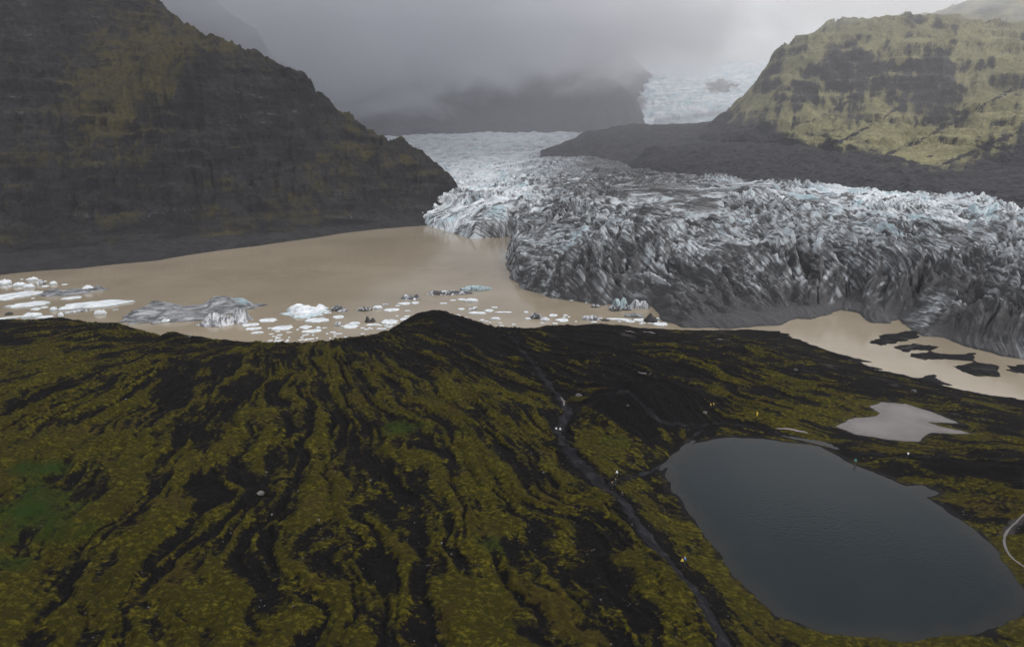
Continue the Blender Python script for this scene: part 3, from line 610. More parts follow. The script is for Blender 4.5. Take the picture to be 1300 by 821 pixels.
# ---------------------------------------------------------------- dark moraine slope beside the glacier
mc = [Z(*c) for c in [(1450, 290, 36), (1300, 262, 40), (1200, 252, 41), (1100, 246, 42), (1000, 236, 44), (900, 226, 46), (830, 218, 47), (790, 205, 50), (750, 193, 54)]]
mc = [((x, y), z - 3) for (x, y), z in mc]
mc += [((x * .93, y * .93), z - 26) for (x, y), z in list(mc)]
mc += [Yc(*c) for c in [(722, 180, 1750), (745, 167, 1900), (790, 161, 1950), (850, 161, 1900), (905, 157, 1800), (960, 150, 1500), (760, 183, 1500), (820, 190, 1300), (880, 195, 1150), (940, 200, 1050), (1000, 205, 980), (1080, 215, 930), (1200, 235, 850), (1320, 245, 800), (860, 175, 1550), (930, 178, 1350),
                       (720, 186, 2100), (760, 176, 2300), (850, 172, 2300), (940, 168, 2200), (700, 190, 1800), (1000, 140, 1500), (1450, 250, 800)]]
hill("moraine_slope", mc, (.04, 1.1), 520, (520, 2300), 340, MRIGHT, lambda X, Y, z: z + fbm(X / 70, Y / 70, 5, 601, .55) * 8 + (ridged(X / 45, Y / 90, 3, 602) - .5) * 7 + fbm(X / 8, Y / 8, 3, 603) * 1.0,
     lambda X, Y, z, px, py, s: {'grass': np.zeros_like(X), 'dark': np.ones_like(X)}, "smooth dark rubble moraine between glacier and right mountain", "moraine")

# ---------------------------------------------------------------- right mountain
rc = [Yc(*c) for c in [(800, 205, 1500), (880, 185, 1500), (950, 215, 1050), (1020, 225, 960), (1100, 238, 880), (1200, 252, 800), (1300, 262, 740), (1450, 285, 680), (1600, 290, 650),
     (905, 160, 1580), (940, 130, 1560), (962, 108, 1550), (978, 82, 1540), (986, 66, 1540), (1000, 64, 1570), (1014, 62, 1600), (1024, 50, 1620), (1045, 44, 1650), (1080, 42, 1680), (1110, 36, 1690), (1150, 25, 1600), (1165, 22, 1560), (1185, 21, 1550), (1205, 25, 1550), (1230, 36, 1560), (1300, 30, 1640), (1400, 20, 1640), (1550, 0, 1600),
     (1000, 95, 1450), (1030, 82, 1440), (1060, 66, 1450), (1090, 64, 1450), (1130, 55, 1440), (1180, 50, 1440), (1230, 50, 1430), (1290, 60, 1400), (1400, 60, 1350),
     (1000, 120, 1380), (1040, 118, 1350), (1090, 110, 1345), (1130, 85, 1370), (1180, 75, 1370), (1215, 75, 1370), (1220, 110, 1330), (1180, 110, 1330), (1280, 90, 1330),
     (960, 150, 1400), (1000, 155, 1300), (1060, 150, 1270), (1120, 140, 1270), (1180, 150, 1240), (1230, 130, 1260), (1300, 120, 1250), (1400, 130, 1180),
     (1010, 180, 1180), (1080, 180, 1130), (1150, 180, 1110), (1220, 180, 1080), (1300, 165, 1080), (1450, 190, 950), (1080, 205, 1010), (1160, 210, 970), (1240, 215, 930), (1300, 215, 900), (1450, 240, 800)]]
for c in [(905, 160, 1580), (962, 108, 1550), (986, 66, 1540), (1045, 44, 1650), (1110, 36, 1690), (1185, 21, 1550), (1300, 30, 1640), (1550, 0, 1600)]:
    x, y, z = atY(*c); rc.append(((x * 1.1 + 30, y * 1.12), z - 30)); rc.append(((x * 1.25 + 60, y * 1.35), z - 130)); rc.append(((x * 1.3, y * 1.7), z - 250))
def rdetail(X, Y, z):
    up = sstep(45, 90, z)
    gul = ridged((X * .8 + Y * .6) / 70 + fbm(X / 120, Y / 120, 2, 701) * .5, (Y * .8 - X * .6) / 210, 4, 702, .55)
    z = z + up * ((gul - .5) * 34 + fbm(X / 60, Y / 60, 6, 703, .58) * 17)
    st = 34.0; ph = z / st + fbm(X / 140, Y / 140, 3, 705) * .8; fr = ph - np.floor(ph)
    z = z + up * (sstep(.3, .7, fr) - fr) * st * .7 * sstep(-.15, .3, fbm(X / 130, Y / 130, 2, 706))
    return z + fbm(X / 10, Y / 10, 4, 704, .6) * 2.2
def rattr(X, Y, z, px, py, s):
    gm = maskmap(px, py, [(985, 75, .35), (975, 95, .4), (1010, 70, .7), (1000, 85, .75), (1020, 80, .7), (1060, 55, .6), (1100, 60, .85), (1030, 95, .35), (1050, 75, .1), (1090, 70, 0), (1115, 66, .1), (1040, 110, .05), (1090, 100, 0), (1120, 90, .15), (1140, 75, .8), (1180, 25, .25), (1170, 35, .55), (1180, 55, .85), (1240, 50, .85), (1290, 60, .7), (1130, 100, .1), (1160, 90, .15), (1180, 80, .1), (1210, 80, -.05), (1210, 110, -.1), (1180, 120, -.05), (1150, 115, .15), (1230, 95, .7), (1260, 100, .55), (1290, 100, .6), (1000, 115, .3), (960, 125, .6), (930, 140, .35), (1000, 140, .35), (1060, 130, .45), (1080, 150, .15), (1120, 130, .5), (1100, 150, .6), (1160, 140, .1), (1200, 140, 0), (1180, 150, .15), (1235, 130, .65), (1260, 140, .75), (1290, 130, .65), (1000, 160, .8), (1030, 170, .85), (1060, 175, .7), (1100, 170, .85), (1140, 165, .8), (1180, 165, .75), (1220, 160, .85), (1150, 190, .7), (1110, 190, .75), (1080, 200, .15), (1040, 190, .3), (1100, 215, .05), (1180, 195, .65), (1200, 180, .8), (1250, 180, .35), (1290, 150, .75), (1300, 180, .2), (1270, 205, .1), (1160, 208, .45), (1200, 215, .25), (1300, 220, .1), (960, 165, .15), (990, 185, .05), (940, 190, -.1), (1250, 240, .0), (1150, 230, 0)])
    grass = gm + fbm(X / 40, Y / 40, 5, 711, .6) * .55 + fbm(X / Y * 70, z / 70, 4, 713, .6) * .75 - sstep(1.2, 2.6, s) * .4 + .22
    dark = np.clip(maskmap(px, py, [(900, 165, .9), (960, 160, .5), (930, 150, .4), (990, 180, .95), (1040, 200, .9), (1010, 165, 0), (1060, 190, .4), (1100, 205, .7), (1160, 205, .2), (1200, 215, .5), (1150, 225, 1), (1250, 230, 1), (1300, 210, .7), (1260, 190, .4), (1230, 170, 0), (1000, 100, 0), (1200, 60, 0), (1300, 100, 0), (1150, 150, 0), (1290, 165, .3)]) + fbm(X / 50, Y / 50, 4, 712) * .3, 0, 1)
    wgl = fbm(X / 22, Y / 22, 4, 715, .6) * 3.5
    for ln in ([(1165, 122), (1140, 137), (1110, 156), (1070, 178), (1040, 186)], [(1310, 100), (1270, 122), (1220, 150), (1160, 182), (1105, 206)], [(1310, 160), (1250, 186), (1185, 214)], [(1215, 236), (1228, 208), (1262, 178)], [(1120, 96), (1090, 122), (1040, 150), (1005, 160)]):
        dark = np.maximum(dark, sstep(3.2, .6, linedist(px, py, ln) + wgl * 1.6) * .75)
    return {'grass': grass, 'dark': dark}
hill("right_mountain", rc, (.18, 1.1), 640, (620, 2500), 520, MRIGHT, rdetail, rattr, "broad mountain with yellow green slopes and dark cliffs", "mountain")
# slope rising into the cloud behind it
bc = [Yc(*c) for c in [(1100, 90, 1700), (1200, 80, 1680), (1320, 75, 1660), (1450, 70, 1660), (1600, 60, 1700), (1120, 39, 1950), (1180, 16, 1960), (1230, 2, 1980), (1280, -14, 2000), (1340, -21, 2000), (1450, -46, 2000), (1600, -56, 2000)]]
bc += [((x * 1.2, y * 1.25), z - 160) for (x, y), z in bc[5:]]
hill("cloud_peak", bc, (.45, 1.1), 260, (1620, 2500), 180, MRIGHT, lambda X, Y, z: z + fbm(X / 110, Y / 110, 5, 801, .55) * 30,
     lambda X, Y, z, px, py, s: {'grass': fbm(X / 60, Y / 60, 4, 803) * .7 + .55, 'dark': np.zeros_like(X)}, "yellow green slope rising into cloud behind the right summit", "mountain")

# ================================================================== THINGS
rnd = random.Random(7)
B_WHITE = m_berg("white_ice", (0.60, 0.62, 0.64), (0.42, 0.45, 0.48), (0.16, 0.165, 0.18), 0.48, 0.92, 0.7)
B_STRIPE = m_berg("striped_ice", (0.55, 0.56, 0.58), (0.33, 0.34, 0.36), (0.07, 0.07, 0.075), 0.42, 0.78, 0.3, (1.3, 0.25, 0.2))
B_GREY = m_berg("grey_dirty_ice", (0.33, 0.34, 0.355), (0.15, 0.155, 0.165), (0.035, 0.036, 0.04), 0.40, 0.82, .55, (0.16, 0.5, 1.0))
B_MIX = m_berg("black_and_white_ice", (0.60, 0.61, 0.63), (0.30, 0.31, 0.33), (0.03, 0.03, 0.033), 0.45, 0.68, 0.5, (0.5, 0.5, 0.7))
B_DARK = m_berg("black_debris_ice", (0.07, 0.066, 0.066), (0.035, 0.033, 0.034), (0.018, 0.017, 0.018), 0.3, 0.7)
B_BLUE = m_berg("blue_ice", (0.40, 0.47, 0.49), (0.22, 0.29, 0.31), (0.06, 0.065, 0.07), 0.38, 0.85, 0.5, (1.1, .3, .2))

def ice_mesh(a, b, h, seed, kind, rings=9, segs=30, humps=None, rot=0.0):
    """closed lump of ice: irregular outline, rounded shoulder, uneven top, walls running under the waterline"""
    th = np.linspace(0, 2 * math.pi, segs, endpoint=False)
    out = 1 + 0.30 * fbm(np.cos(th) * 1.3 + seed * 3.1, np.sin(th) * 1.3 + seed, 3, seed) + 0.20 * perlin(np.cos(th) * 3.4 + seed, np.sin(th) * 3.4, seed + 5) + 0.14 * perlin(np.cos(th) * 7.4 + seed, np.sin(th) * 7.4, seed + 6)
    out *= 1 + 0.05 * np.array([random.Random(seed * 97 + i).uniform(-1, 1) for i in range(segs)])
    rr = np.concatenate([[0.0], np.linspace(.2, .93, rings - 1), [1.0, 1.03, .96]])
    R, T = np.meshgrid(rr, th, indexing='ij'); X = R * np.cos(T) * out[None] * a; Y = R * np.sin(T) * out[None] * b
    sc = max(a, .5)
    rel = fbm(X / sc * 1.5 + seed, Y / b * 1.5, 4, seed + 9); rid = ridged(X / sc * 1.9 + seed, Y / b * 1.2, 3, seed + 11)
    if humps is None:
        sh = {'flat': 1 - .25 * R ** 3, 'block': np.sqrt(np.clip(1 - .8 * R ** 2, .05, 1)), 'peak': (1 - R) ** .8 + .18, 'ring': .35 + .9 * np.exp(-((R - .72) / .2) ** 2)}[kind]
        Zt = h * sh * (1 + .45 * rel + (.55 * (rid - .55) if kind != 'flat' else .25 * (rid - .5)))
    else:
        Zt = .12 * h + 0 * X
        for hx, hy, sx, sy, k in humps: Zt = np.maximum(Zt, h * k * np.exp(-((np.abs(X / a - hx) / sx) ** 2.6 + (np.abs(Y / b - hy) / sy) ** 2.4)))
        Zt = Zt * (1 + .22 * rel + .3 * (rid - .55)) * np.clip((1.02 - R) * 7, .25, 1)
    Zt = np.maximum(Zt, .06 * h + .03)
    if kind == 'flat' and humps is None: Zt = np.where(rr[:, None] >= .99, Zt * .8, Zt)
    Zt[-2] = 0.02; Zt[-1] = -max(.4, .25 * h)
    V = np.stack([X, Y, Zt], -1); nr = len(rr); V = V.reshape(-1, 3)
    fs = []
    for i in range(nr - 1):
        for j in range(segs):
            j2 = (j + 1) % segs; fs.append((i * segs + j, (i + 1) * segs + j, (i + 1) * segs + j2, i * segs + j2))
    return V, np.array(fs), X, Y

def iceberg(name, px, py, wpx, hpx, kind, mat, label, seed, cat="iceberg", group=None, humps=None, blue=None, depth=None, fine=1, rot=0.0, z0=0.0, height=None):
    _, _, dz = ray(px, py + hpx / 2); t_ = (z0 - CAM_Z) / dz; m = t_ / F; W, Hm = wpx * m, hpx * m
    dep = math.atan2(-ray(px, py)[2], ray(px, py)[1]); s, c = math.sin(dep), math.cos(dep)
    if kind == 'flat': Ht = min(.25 + .035 * W, .45 * Hm); 
    elif kind in ('block', 'ring'): Ht = .72 * Hm
    else: Ht = .8 * Hm
    if height: Ht = height
    D = depth or min(max((Hm - Ht * c) / s, .22 * W), 1.1 * W + 1)
    x, y, _ = at(px, py + hpx / 2, z0); y += D / 2; x *= (y) / (y - D / 2)
    V, fs, X, Y = ice_mesh(W / 2, D / 2, Ht, seed, kind, 9 * fine, 30 * fine, humps)
    rr = np.hypot(X / (W / 2), Y / (D / 2))
    bl = blue(X / (W / 2), Y / (D / 2), V[:, 2].reshape(X.shape) / Ht) if blue else np.where(V[:, 2].reshape(X.shape) < .22 * Ht, .7 if mat in (B_WHITE, B_BLUE) else 0., .0)
    me = mesh_from(name, V, fs, [mat], {'blue': bl}, smooth=True)
    o = link(name, me); o.location = (x, y, z0); o.rotation_euler.z = -math.atan2(x, y)
    return thing(o, label, cat, group)

iceberg("iceberg", 240, 392, 163, 32, 'block', B_GREY, "largest iceberg, long grey double hump with a pale blue tip on its right", 3, humps=[(-.62, .05, .36, .7, .62), (-.45, .65, .38, .35, .82), (-.18, -.45, .32, .5, .60), (.15, .0, .35, .6, .55), (.52, .2, .30, .7, 1.0), (.80, .25, .17, .5, .85)],
        blue=lambda X, Y, Zr: np.clip((X - .70) * 7, 0, 1) * np.clip(Zr * 3 - .6, 0, 1), depth=34, fine=3, height=7.5)
iceberg("iceberg", 93, 368, 72, 14, 'block', B_GREY, "long low dark grey iceberg with a white block at its right end", 4, humps=[(-.6, 0, .35, .7, .95), (0, .1, .5, .7, .62), (.5, 0, .3, .6, .6), (.8, .1, .14, .6, 1.0)], depth=16, fine=2, height=3.6)
iceberg("iceberg", 113, 366, 14, 9, 'block', B_WHITE, "white ice block against the right end of the long dark grey iceberg", 14)
iceberg("iceberg", 288, 404, 62, 20, 'block', B_STRIPE, "white iceberg with dark upright stripes in front of the largest grey iceberg", 5, humps=[(-.45, .2, .4, .6, .9), (0, -.3, .4, .5, .6), (.55, .2, .36, .5, 1.0)], depth=20, fine=2)
iceberg("iceberg", 389, 394, 54, 19, 'block', B_WHITE, "big white layered iceberg standing alone right of the striped one", 6, humps=[(-.35, .5, .5, .3, .8), (0, 0, .6, .5, .85), (-.3, -.6, .4, .3, .6), (.7, .2, .25, .5, .75)], depth=26, fine=2, height=4.2)
iceberg("iceberg", 428, 391, 14, 8, 'block', B_MIX, "black streaked ice lump against the right end of the big white layered iceberg", 15)
iceberg("iceberg", 571, 371, 54, 7, 'block', B_MIX, "long narrow ice bar, black at the left, off the dark headland", 7, humps=[(-.75, 0, .22, .9, 1.0), (-.3, 0, .3, .9, .9), (.2, 0, .4, .9, .8), (.7, 0, .35, .9, .7)], depth=7, fine=2)
iceberg("iceberg", 605, 366, 36, 7, 'block', B_BLUE, "pale blue ice bar continuing the long black ended ice bar", 8, depth=8)
iceberg("iceberg", 522, 377, 24, 8, 'block', B_MIX, "black and white ice clump floating just left of the long ice bar", 9, humps=[(-.6, 0, .35, .8, 1.0), (0, 0, .3, .8, .7), (.6, 0, .4, .8, .85)], depth=9)
iceberg("iceberg", 470, 405, 14, 9, 'peak', B_DARK, "small black debris covered iceberg with two humps among white floes", 10, humps=[(-.45, 0, .4, .8, 1.0), (.5, 0, .4, .8, .7)])
iceberg("iceberg", 826, 404, 16, 11, 'peak', B_DARK, "black pyramid of debris covered ice at the narrow end of the lake", 11)
iceberg("iceberg", 12, 398, 9, 4, 'block', B_DARK, "tiny black iceberg close to the shore at the far left", 12)
iceberg("iceberg", 768, 406, 9, 3, 'block', B_DARK, "flat black ice lump beside the bluish white slab near the narrows", 13)
iceberg("iceberg", 805, 400, 22, 6, 'block', B_GREY, "grey dirty ice slab below the pale blue ice cliff", 16)
iceberg("iceberg", 787, 384, 22, 15, 'block', B_BLUE, "pale blue ice cliff block fallen at the foot of the dark glacier", 17, humps=[(-.4, 0, .5, .8, .95), (.4, 0, .5, .8, 1.0)])
iceberg("iceberg", 812, 385, 24, 14, 'block', B_STRIPE, "blue grey ice block with dark joints next to the pale blue cliff block", 18, humps=[(-.4, 0, .5, .8, .95), (.4, 0, .5, .8, .9)])
iceberg("iceberg", 781, 391, 15, 8, 'block', B_MIX, "white and grey ice rubble lump below the pale blue cliff block", 19)
iceberg("iceberg", 796, 390, 12, 8, 'peak', B_MIX, "pointed black and white lump next to the grey ice rubble", 20)
iceberg("iceberg", 680, 401, 14, 8, 'block', B_MIX, "whitish iceberg with dark foot near the ridge, right of the headland", 21)
iceberg("iceberg", 756, 388, 12, 5, 'block', B_MIX, "grey white ice at the base of the dark glacier snout", 22)
iceberg("iceberg", 463, 392, 17, 6, 'block', B_MIX, "grey and white iceberg pair left piece, above the black two humped one", 23)

FL = [  # px, py, w, h, kind, label
 (7, 358, 13, 8, 'block', "white chunk of ice at the left end of the crowded floes"), (25, 361, 14, 6, 'block', "second white chunk of ice from the left in the crowded floes"),
 (38, 363, 12, 6, 'block', "rounded white chunk of ice above the long white slab"), (42, 354, 12, 5, 'block', "white chunk at the top of the crowded floes"), (52, 359, 10, 6, 'block', "white chunk next to the left end of the dark grey iceberg"),
 (68, 359, 8, 5, 'block', "small cube of white ice above the long dark grey iceberg"), (82, 361, 6, 2, 'flat', "thin white floe just above the long dark grey iceberg"),
 (24, 374, 50, 9, 'flat', "long low white slab running off the left side"), (8, 379, 16, 4, 'flat', "thin white floe under the long low white slab"), (58, 363, 8, 3, 'flat', "small white floe touching the dark grey iceberg's left end"),
 (91, 378, 22, 4, 'flat', "narrow white floe under the long dark grey iceberg"), (38, 386, 44, 8, 'flat', "white slab with ragged bluish edge left of the big flat floe"),
 (122, 386, 75, 11, 'flat', "biggest flat white floe, left of the largest grey iceberg"), (99, 395, 28, 4, 'flat', "narrow white floe below the biggest flat floe"),
 (128, 397, 14, 5, 'ring', "small ring shaped white floe below the biggest flat floe"), (68, 392, 8, 6, 'block', "small round white chunk below the ragged bluish slab"),
 (46, 392, 10, 4, 'flat', "little white floe under the ragged bluish slab"), (57, 390, 8, 3, 'flat', "tiny floe touching the ragged bluish slab's right end"), (40, 400, 22, 8, 'block', "white humped ice by the left shore ridge"),
 (58, 402, 16, 4, 'flat', "greyish floe beside the white humped ice at the left shore"), (78, 399, 6, 6, 'block', "upright white ice stub at the left shore"), (12, 403, 26, 3, 'flat', "thin white streak of ice along the shore at far left"),
 (147, 393, 6, 2, 'flat', "tiny white floe right of the biggest flat floe"), (211, 407, 11, 5, 'block', "white lump under the middle of the largest grey iceberg"), (239, 406, 9, 4, 'flat', "pair of white floes, left one, under the largest grey iceberg"),
 (244, 403, 7, 3, 'flat', "pair of white floes, right one, under the largest grey iceberg"), (318, 412, 20, 5, 'flat', "white floe at the right foot of the striped iceberg"), (322, 417, 19, 4, 'flat', "second white floe below the striped iceberg's right end"),
 (327, 422, 15, 3, 'flat', "third white floe down, right of the striped iceberg, by the shore"), (341, 406, 21, 6, 'flat', "oval white floe between the striped and the big layered iceberg"),
 (403, 406, 29, 7, 'flat', "white slab with dark left edge under the big white layered iceberg"), (435, 394, 13, 5, 'flat', "small oval white floe right of the big layered iceberg"),
 (430, 402, 13, 5, 'flat', "white floe right of the dark edged slab"), (416, 397, 9, 2, 'flat', "thin floe at the right foot of the big layered iceberg"), (359, 416, 26, 7, 'flat', "pointed grey white floe by the shore left of the dark edged slab"),
 (388, 415, 14, 5, 'flat', "white floe directly under the dark edged slab"), (396, 420, 22, 5, 'flat', "broad brash floe against the shore under the dark edged slab"), (404, 416, 6, 4, 'block', "little white stub among the brash floes"),
 (445, 414, 18, 6, 'flat', "white floe below left of the black two humped iceberg"), (450, 410, 13, 4, 'flat', "oval white floe left of the black two humped iceberg"), (430, 411, 9, 6, 'block', "grey ice crumble between the brash floes"),
 (479, 390, 11, 5, 'block', "white iceberg pair right piece, above the black two humped one"), (497, 393, 18, 5, 'flat', "oval white floe right of the white iceberg pair"), (473, 412, 16, 3, 'flat', "thin white floe under the black two humped iceberg"),
 (495, 408, 19, 7, 'flat', "bluish white floe left of the dark headland"), (515, 405, 14, 4, 'flat', "white floe touching the left foot of the headland"), (514, 385, 13, 4, 'flat', "white floe under the black and white clump"),
 (527, 384, 9, 4, 'flat', "small floe under the right half of the black and white clump"), (505, 388, 6, 2, 'flat', "tiny floe left under the black and white clump"), (490, 386, 9, 2, 'flat', "thin floe above the oval floe near the headland"),
 (563, 385, 9, 2, 'flat', "thin white floe just above the dark headland"), (598, 381, 14, 6, 'block', "bluish white chunk under the pale blue ice bar"), (586, 380, 10, 3, 'flat', "thin floe left of the bluish white chunk"),
 (575, 381, 7, 2, 'flat', "thin floe between headland and the long ice bar"), (621, 394, 10, 4, 'flat', "grey footed floe right of the headland, middle of the scatter"), (628, 390, 8, 2, 'flat', "thin floe above the grey footed floe"),
 (639, 396, 20, 2, 'flat', "long thin white streak of ice right of the grey footed floe"), (606, 397, 22, 4, 'flat', "broken white floe on the slope side of the headland"), (600, 392, 10, 4, 'flat', "small broken floe above the broken white one"),
 (586, 392, 8, 3, 'flat', "pale thin floe nearest the headland's right flank"), (629, 404, 11, 4, 'block', "white lump close to the ridge below the long thin streak"), (603, 390, 5, 2, 'flat', "tiny floe in the scatter right of the headland"),
 (671, 404, 8, 3, 'flat', "small floe left of the whitish dark footed iceberg"), (692, 405, 12, 5, 'block', "white lump right of the whitish dark footed iceberg"), (702, 400, 10, 4, 'flat', "pale floe above the row at the ridge"),
 (714, 406, 15, 5, 'flat', "grey white floe with dark specks at the ridge"), (718, 400, 5, 2, 'flat', "tiny pale floe above the dark specked one"), (750, 403, 20, 7, 'block', "bluish white slab shaped like an anvil near the narrows"),
 (785, 405, 28, 3, 'flat', "long thin floe right of the anvil shaped slab"), (812, 406, 16, 4, 'flat', "white floe left of the black pyramid"), (838, 411, 18, 5, 'flat', "white floe at the foot of the black pyramid"), (800, 408, 10, 3, 'flat', "small floe under the long thin one near the narrows"),
 (668, 396, 6, 3, 'flat', "pale spot of ice above the whitish dark footed iceberg"), (733, 381, 18, 2, 'flat', "pale sliver of ice along the dark glacier foot")]
for i, (px, py, w_, h_, kd, lb) in enumerate(FL):
    iceberg("ice_floe", px, py, w_, h_, kd, B_WHITE if i % 9 != 4 else B_STRIPE, lb, 100 + i, "ice floe", "white ice floes drifting on the lake")
# nameless brash ice hugging the near shore
cx_ = [0, 80, 150, 215, 260, 300, 350, 430, 490, 520, 548, 575, 610, 650, 700, 760, 830]; cy_ = [405, 404, 409, 423, 430, 432, 435, 430, 418, 401, 393, 398, 410, 416, 411, 409, 414]
proto = {}
n_b = 0
while n_b < 110:
    zone = rnd.random()
    px = rnd.uniform(340, 520) if zone < .45 else rnd.uniform(575, 840) if zone < .88 else rnd.uniform(0, 60)
    off = rnd.expovariate(1 / 5.0) + .5
    py = float(np.interp(px, cx_, cy_)) - off
    if off > 26 or (zone >= .88 and py < 350): continue
    if zone >= .88: py = rnd.uniform(352, 380)
    iceberg("ice_fragment", px, py, rnd.uniform(2.5, 7.5), rnd.uniform(1.2, 2.4), 'flat', B_WHITE, "little white fragment of brash ice drifting between the larger floes", 300 + n_b, "ice fragment", "brash ice fragments on the lake"); n_b += 1

# ---------------------------------------------------------------- boulders and gravel
M_ROCK = m_plain("basalt_boulder", (0.055, 0.053, 0.053), .9, .5, 3.0)
M_PALE = m_plain("pale_boulder", (0.085, 0.082, 0.08), .9, .4, 3.0)
def rock_mesh(name, r, seed, mat, flat=.7):
    bm = bmesh.new(); bmesh.ops.create_icosphere(bm, subdivisions=3, radius=1.0)
    for v in bm.verts:
        p = v.co; n = float(fbm(np.array(p.x * 1.2 + seed + p.z), np.array(p.y * 1.2 + p.z * .7), 3, seed)); q = float(fbm(np.array(p.x * 3 + seed), np.array(p.y * 3 + p.z * 2.1), 2, seed + 4))
        k = 1 + .55 * n + .15 * q; v.co = (p.x * k * r, p.y * k * r * .85, p.z * k * r * flat)
    me = bpy.data.meshes.new(name); bm.to_mesh(me); bm.free(); me.materials.append(mat); return me
BO = [(331, 627, .75, 1, "pale grey boulder lying in a bare gully among moss"), (210, 419, 1.0, 0, "dark boulder standing on the shore ridge below the largest iceberg"), (240, 428, .8, 0, "dark rock on the ridge line below the striped iceberg"),
      (616, 408, .7, 0, "dark rock on the slope of the headland near two walkers"), (338, 600, .28, 1, "small pale stone above the pale grey boulder"), (345, 655, .28, 1, "small pale stone in the gully below the pale grey boulder"),
      (160, 508, .28, 1, "pale stone on the left mossy slope"), (405, 660, .28, 1, "pale stone in the dark gully left of centre"), (470, 610, .28, 1, "pale stone on moss near the middle of the slope"), (735, 503, 1.0, 1, "pale rock beside the bend of the footpath"), (895, 525, .7, 1, "pale rock on the dark mound near two yellow jackets"),
      (690, 600, .28, 1, "pale stone on moss left of the footpath"), (560, 690, .28, 1, "pale stone at the bottom of the mossy slope"), (1010, 470, .8, 0, "dark rock on the brown flat short of the lagoon"), (1160, 497, .9, 0, "dark rock near the lagoon shore")]
for i, (px, py, r, pl, lb) in enumerate(BO):
    x, y, z = on_ground(px, py); o = link("boulder", rock_mesh("boulder", r, 40 + i, M_PALE if pl else M_ROCK)); o.location = (x, y, z + r * .2); o.rotation_euler.z = rnd.uniform(0, 6)
    thing(o, lb, "boulder", "boulders on the moraine")
# loose gravel: uncountable
bm = bmesh.new(); bmesh.ops.create_icosphere(bm, subdivisions=1, radius=1.0); bv = np.array([v.co[:] for v in bm.verts]); bf = np.array([[v.index for v in f.verts] for f in bm.faces]); bm.free()
rg = np.random.default_rng(3); N = 2600
ii = rg.integers(0, NR, N * 4); jj = rg.integers(0, NC, N * 4)
ok = (moss[ii, jj] < .42 + rg.random(N * 4) * .25) & (dp[ii, jj] > .5) & (ds[ii, jj] > 1) & (dq[ii, jj] > .5) & (GY[ii, jj] < 330) & (np.abs(GX[ii, jj] / GY[ii, jj]) < .9)
ii, jj = ii[ok][:N], jj[ok][:N]; n = len(ii)
r = 0.07 + 0.18 * rg.random(n) ** 5; an = rg.random(n) * 6.28
sv = bv[None] * (1 + .35 * rg.standard_normal((n, len(bv), 1)) * .6); sv = sv * r[:, None, None] * np.stack([np.ones(n), .6 + .5 * rg.random(n), .4 + .4 * rg.random(n)], -1)[:, None]
c_, s_ = np.cos(an)[:, None], np.sin(an)[:, None]
sv = np.stack([sv[..., 0] * c_ - sv[..., 1] * s_ + GX[ii, jj][:, None], sv[..., 0] * s_ + sv[..., 1] * c_ + GY[ii, jj][:, None], sv[..., 2] + gz_[ii, jj][:, None] + r[:, None] * .2], -1)
fc = (bf[None] + (np.arange(n) * len(bv))[:, None, None]).reshape(-1, 3)
o = link("gravel", mesh_from("gravel", sv.reshape(-1, 3), fc, [M_ROCK], smooth=False)); o['kind'] = 'stuff'; o['label'] = "loose pale stones strewn over the dark soil"; o['category'] = "gravel"

# ---------------------------------------------------------------- people
SKIN = m_plain("skin", (0.42, 0.27, 0.20), .6, .1); HAIR = m_plain("dark_hair", (0.02, 0.016, 0.013), .7)
def cloth(name, c): return m_plain(name, c, .85, .15, 14)
C_ORANGE, C_YEL, C_BLUE, C_WHITE, C_TEAL, C_BLACK, C_NAVY = cloth("orange_fabric", (.62, .30, .04)), cloth("yellow_fabric", (.62, .46, .04)), cloth("blue_fabric", (.05, .14, .36)), cloth("white_fabric", (.75, .76, .78)), cloth("teal_fabric", (.02, .30, .33)), cloth("black_fabric", (.012, .012, .014)), cloth("navy_fabric", (.02, .023, .034))
def skinned(name, verts, edges, root, mat, sub=1):
    me = bpy.data.meshes.new(name); me.from_pydata([v[:3] for v in verts], edges, []); o = bpy.data.objects.new(name, me); COL.objects.link(o)
    md = o.modifiers.new("skin", 'SKIN'); md.use_smooth_shade = True; md.branch_smoothing = .3
    for i, v in enumerate(verts):
        s = me.skin_vertices[0].data[i]; r = v[3]; s.radius = (r, v[4] if len(v) > 4 else r); s.use_root = (i == root)
    sb = o.modifiers.new("sub", 'SUBSURF'); sb.levels = sub; sb.render_levels = sub
    dg = bpy.context.evaluated_depsgraph_get(); ne = bpy.data.meshes.new_from_object(o.evaluated_get(dg)); bpy.data.objects.remove(o)
    ne.name = name; ne.materials.clear(); ne.materials.append(mat); return ne
def pose(stride, arm, lift=0.0):
    """joint table of a 1.75 m walker facing +Y; stride = step length, arm = swing, lift = forearms raised"""
    J = dict(pelvis=(0, 0, .95), waist=(0, .01, 1.08), chest=(0, .02, 1.30), neck=(0, .02, 1.47), neck2=(0, .03, 1.53), head=(0, .045, 1.62), crown=(0, .03, 1.71))
    for s, n in ((-1, 'l'), (1, 'r')):
        k = s * stride / 2
        J['hip' + n] = (s * .095, 0, .90); J['knee' + n] = (s * .10, k * .55 + .05, .49); J['ankle' + n] = (s * .10, k - .03, .09 if k >= 0 else .12); J['toe' + n] = (s * .115, k + .15, .035)
        a = -s * arm
        J['sh' + n] = (s * .175, .01, 1.41); J['elb' + n] = (s * .235, a * .5 - .02, 1.14 + .02 * lift); J['wr' + n] = (s * (.24 - .10 * lift), a + .10 + .16 * lift, .91 + .46 * lift); J['palm' + n] = (s * (.235 - .12 * lift), a + .13 + .22 * lift, .84 + .55 * lift)
    return J
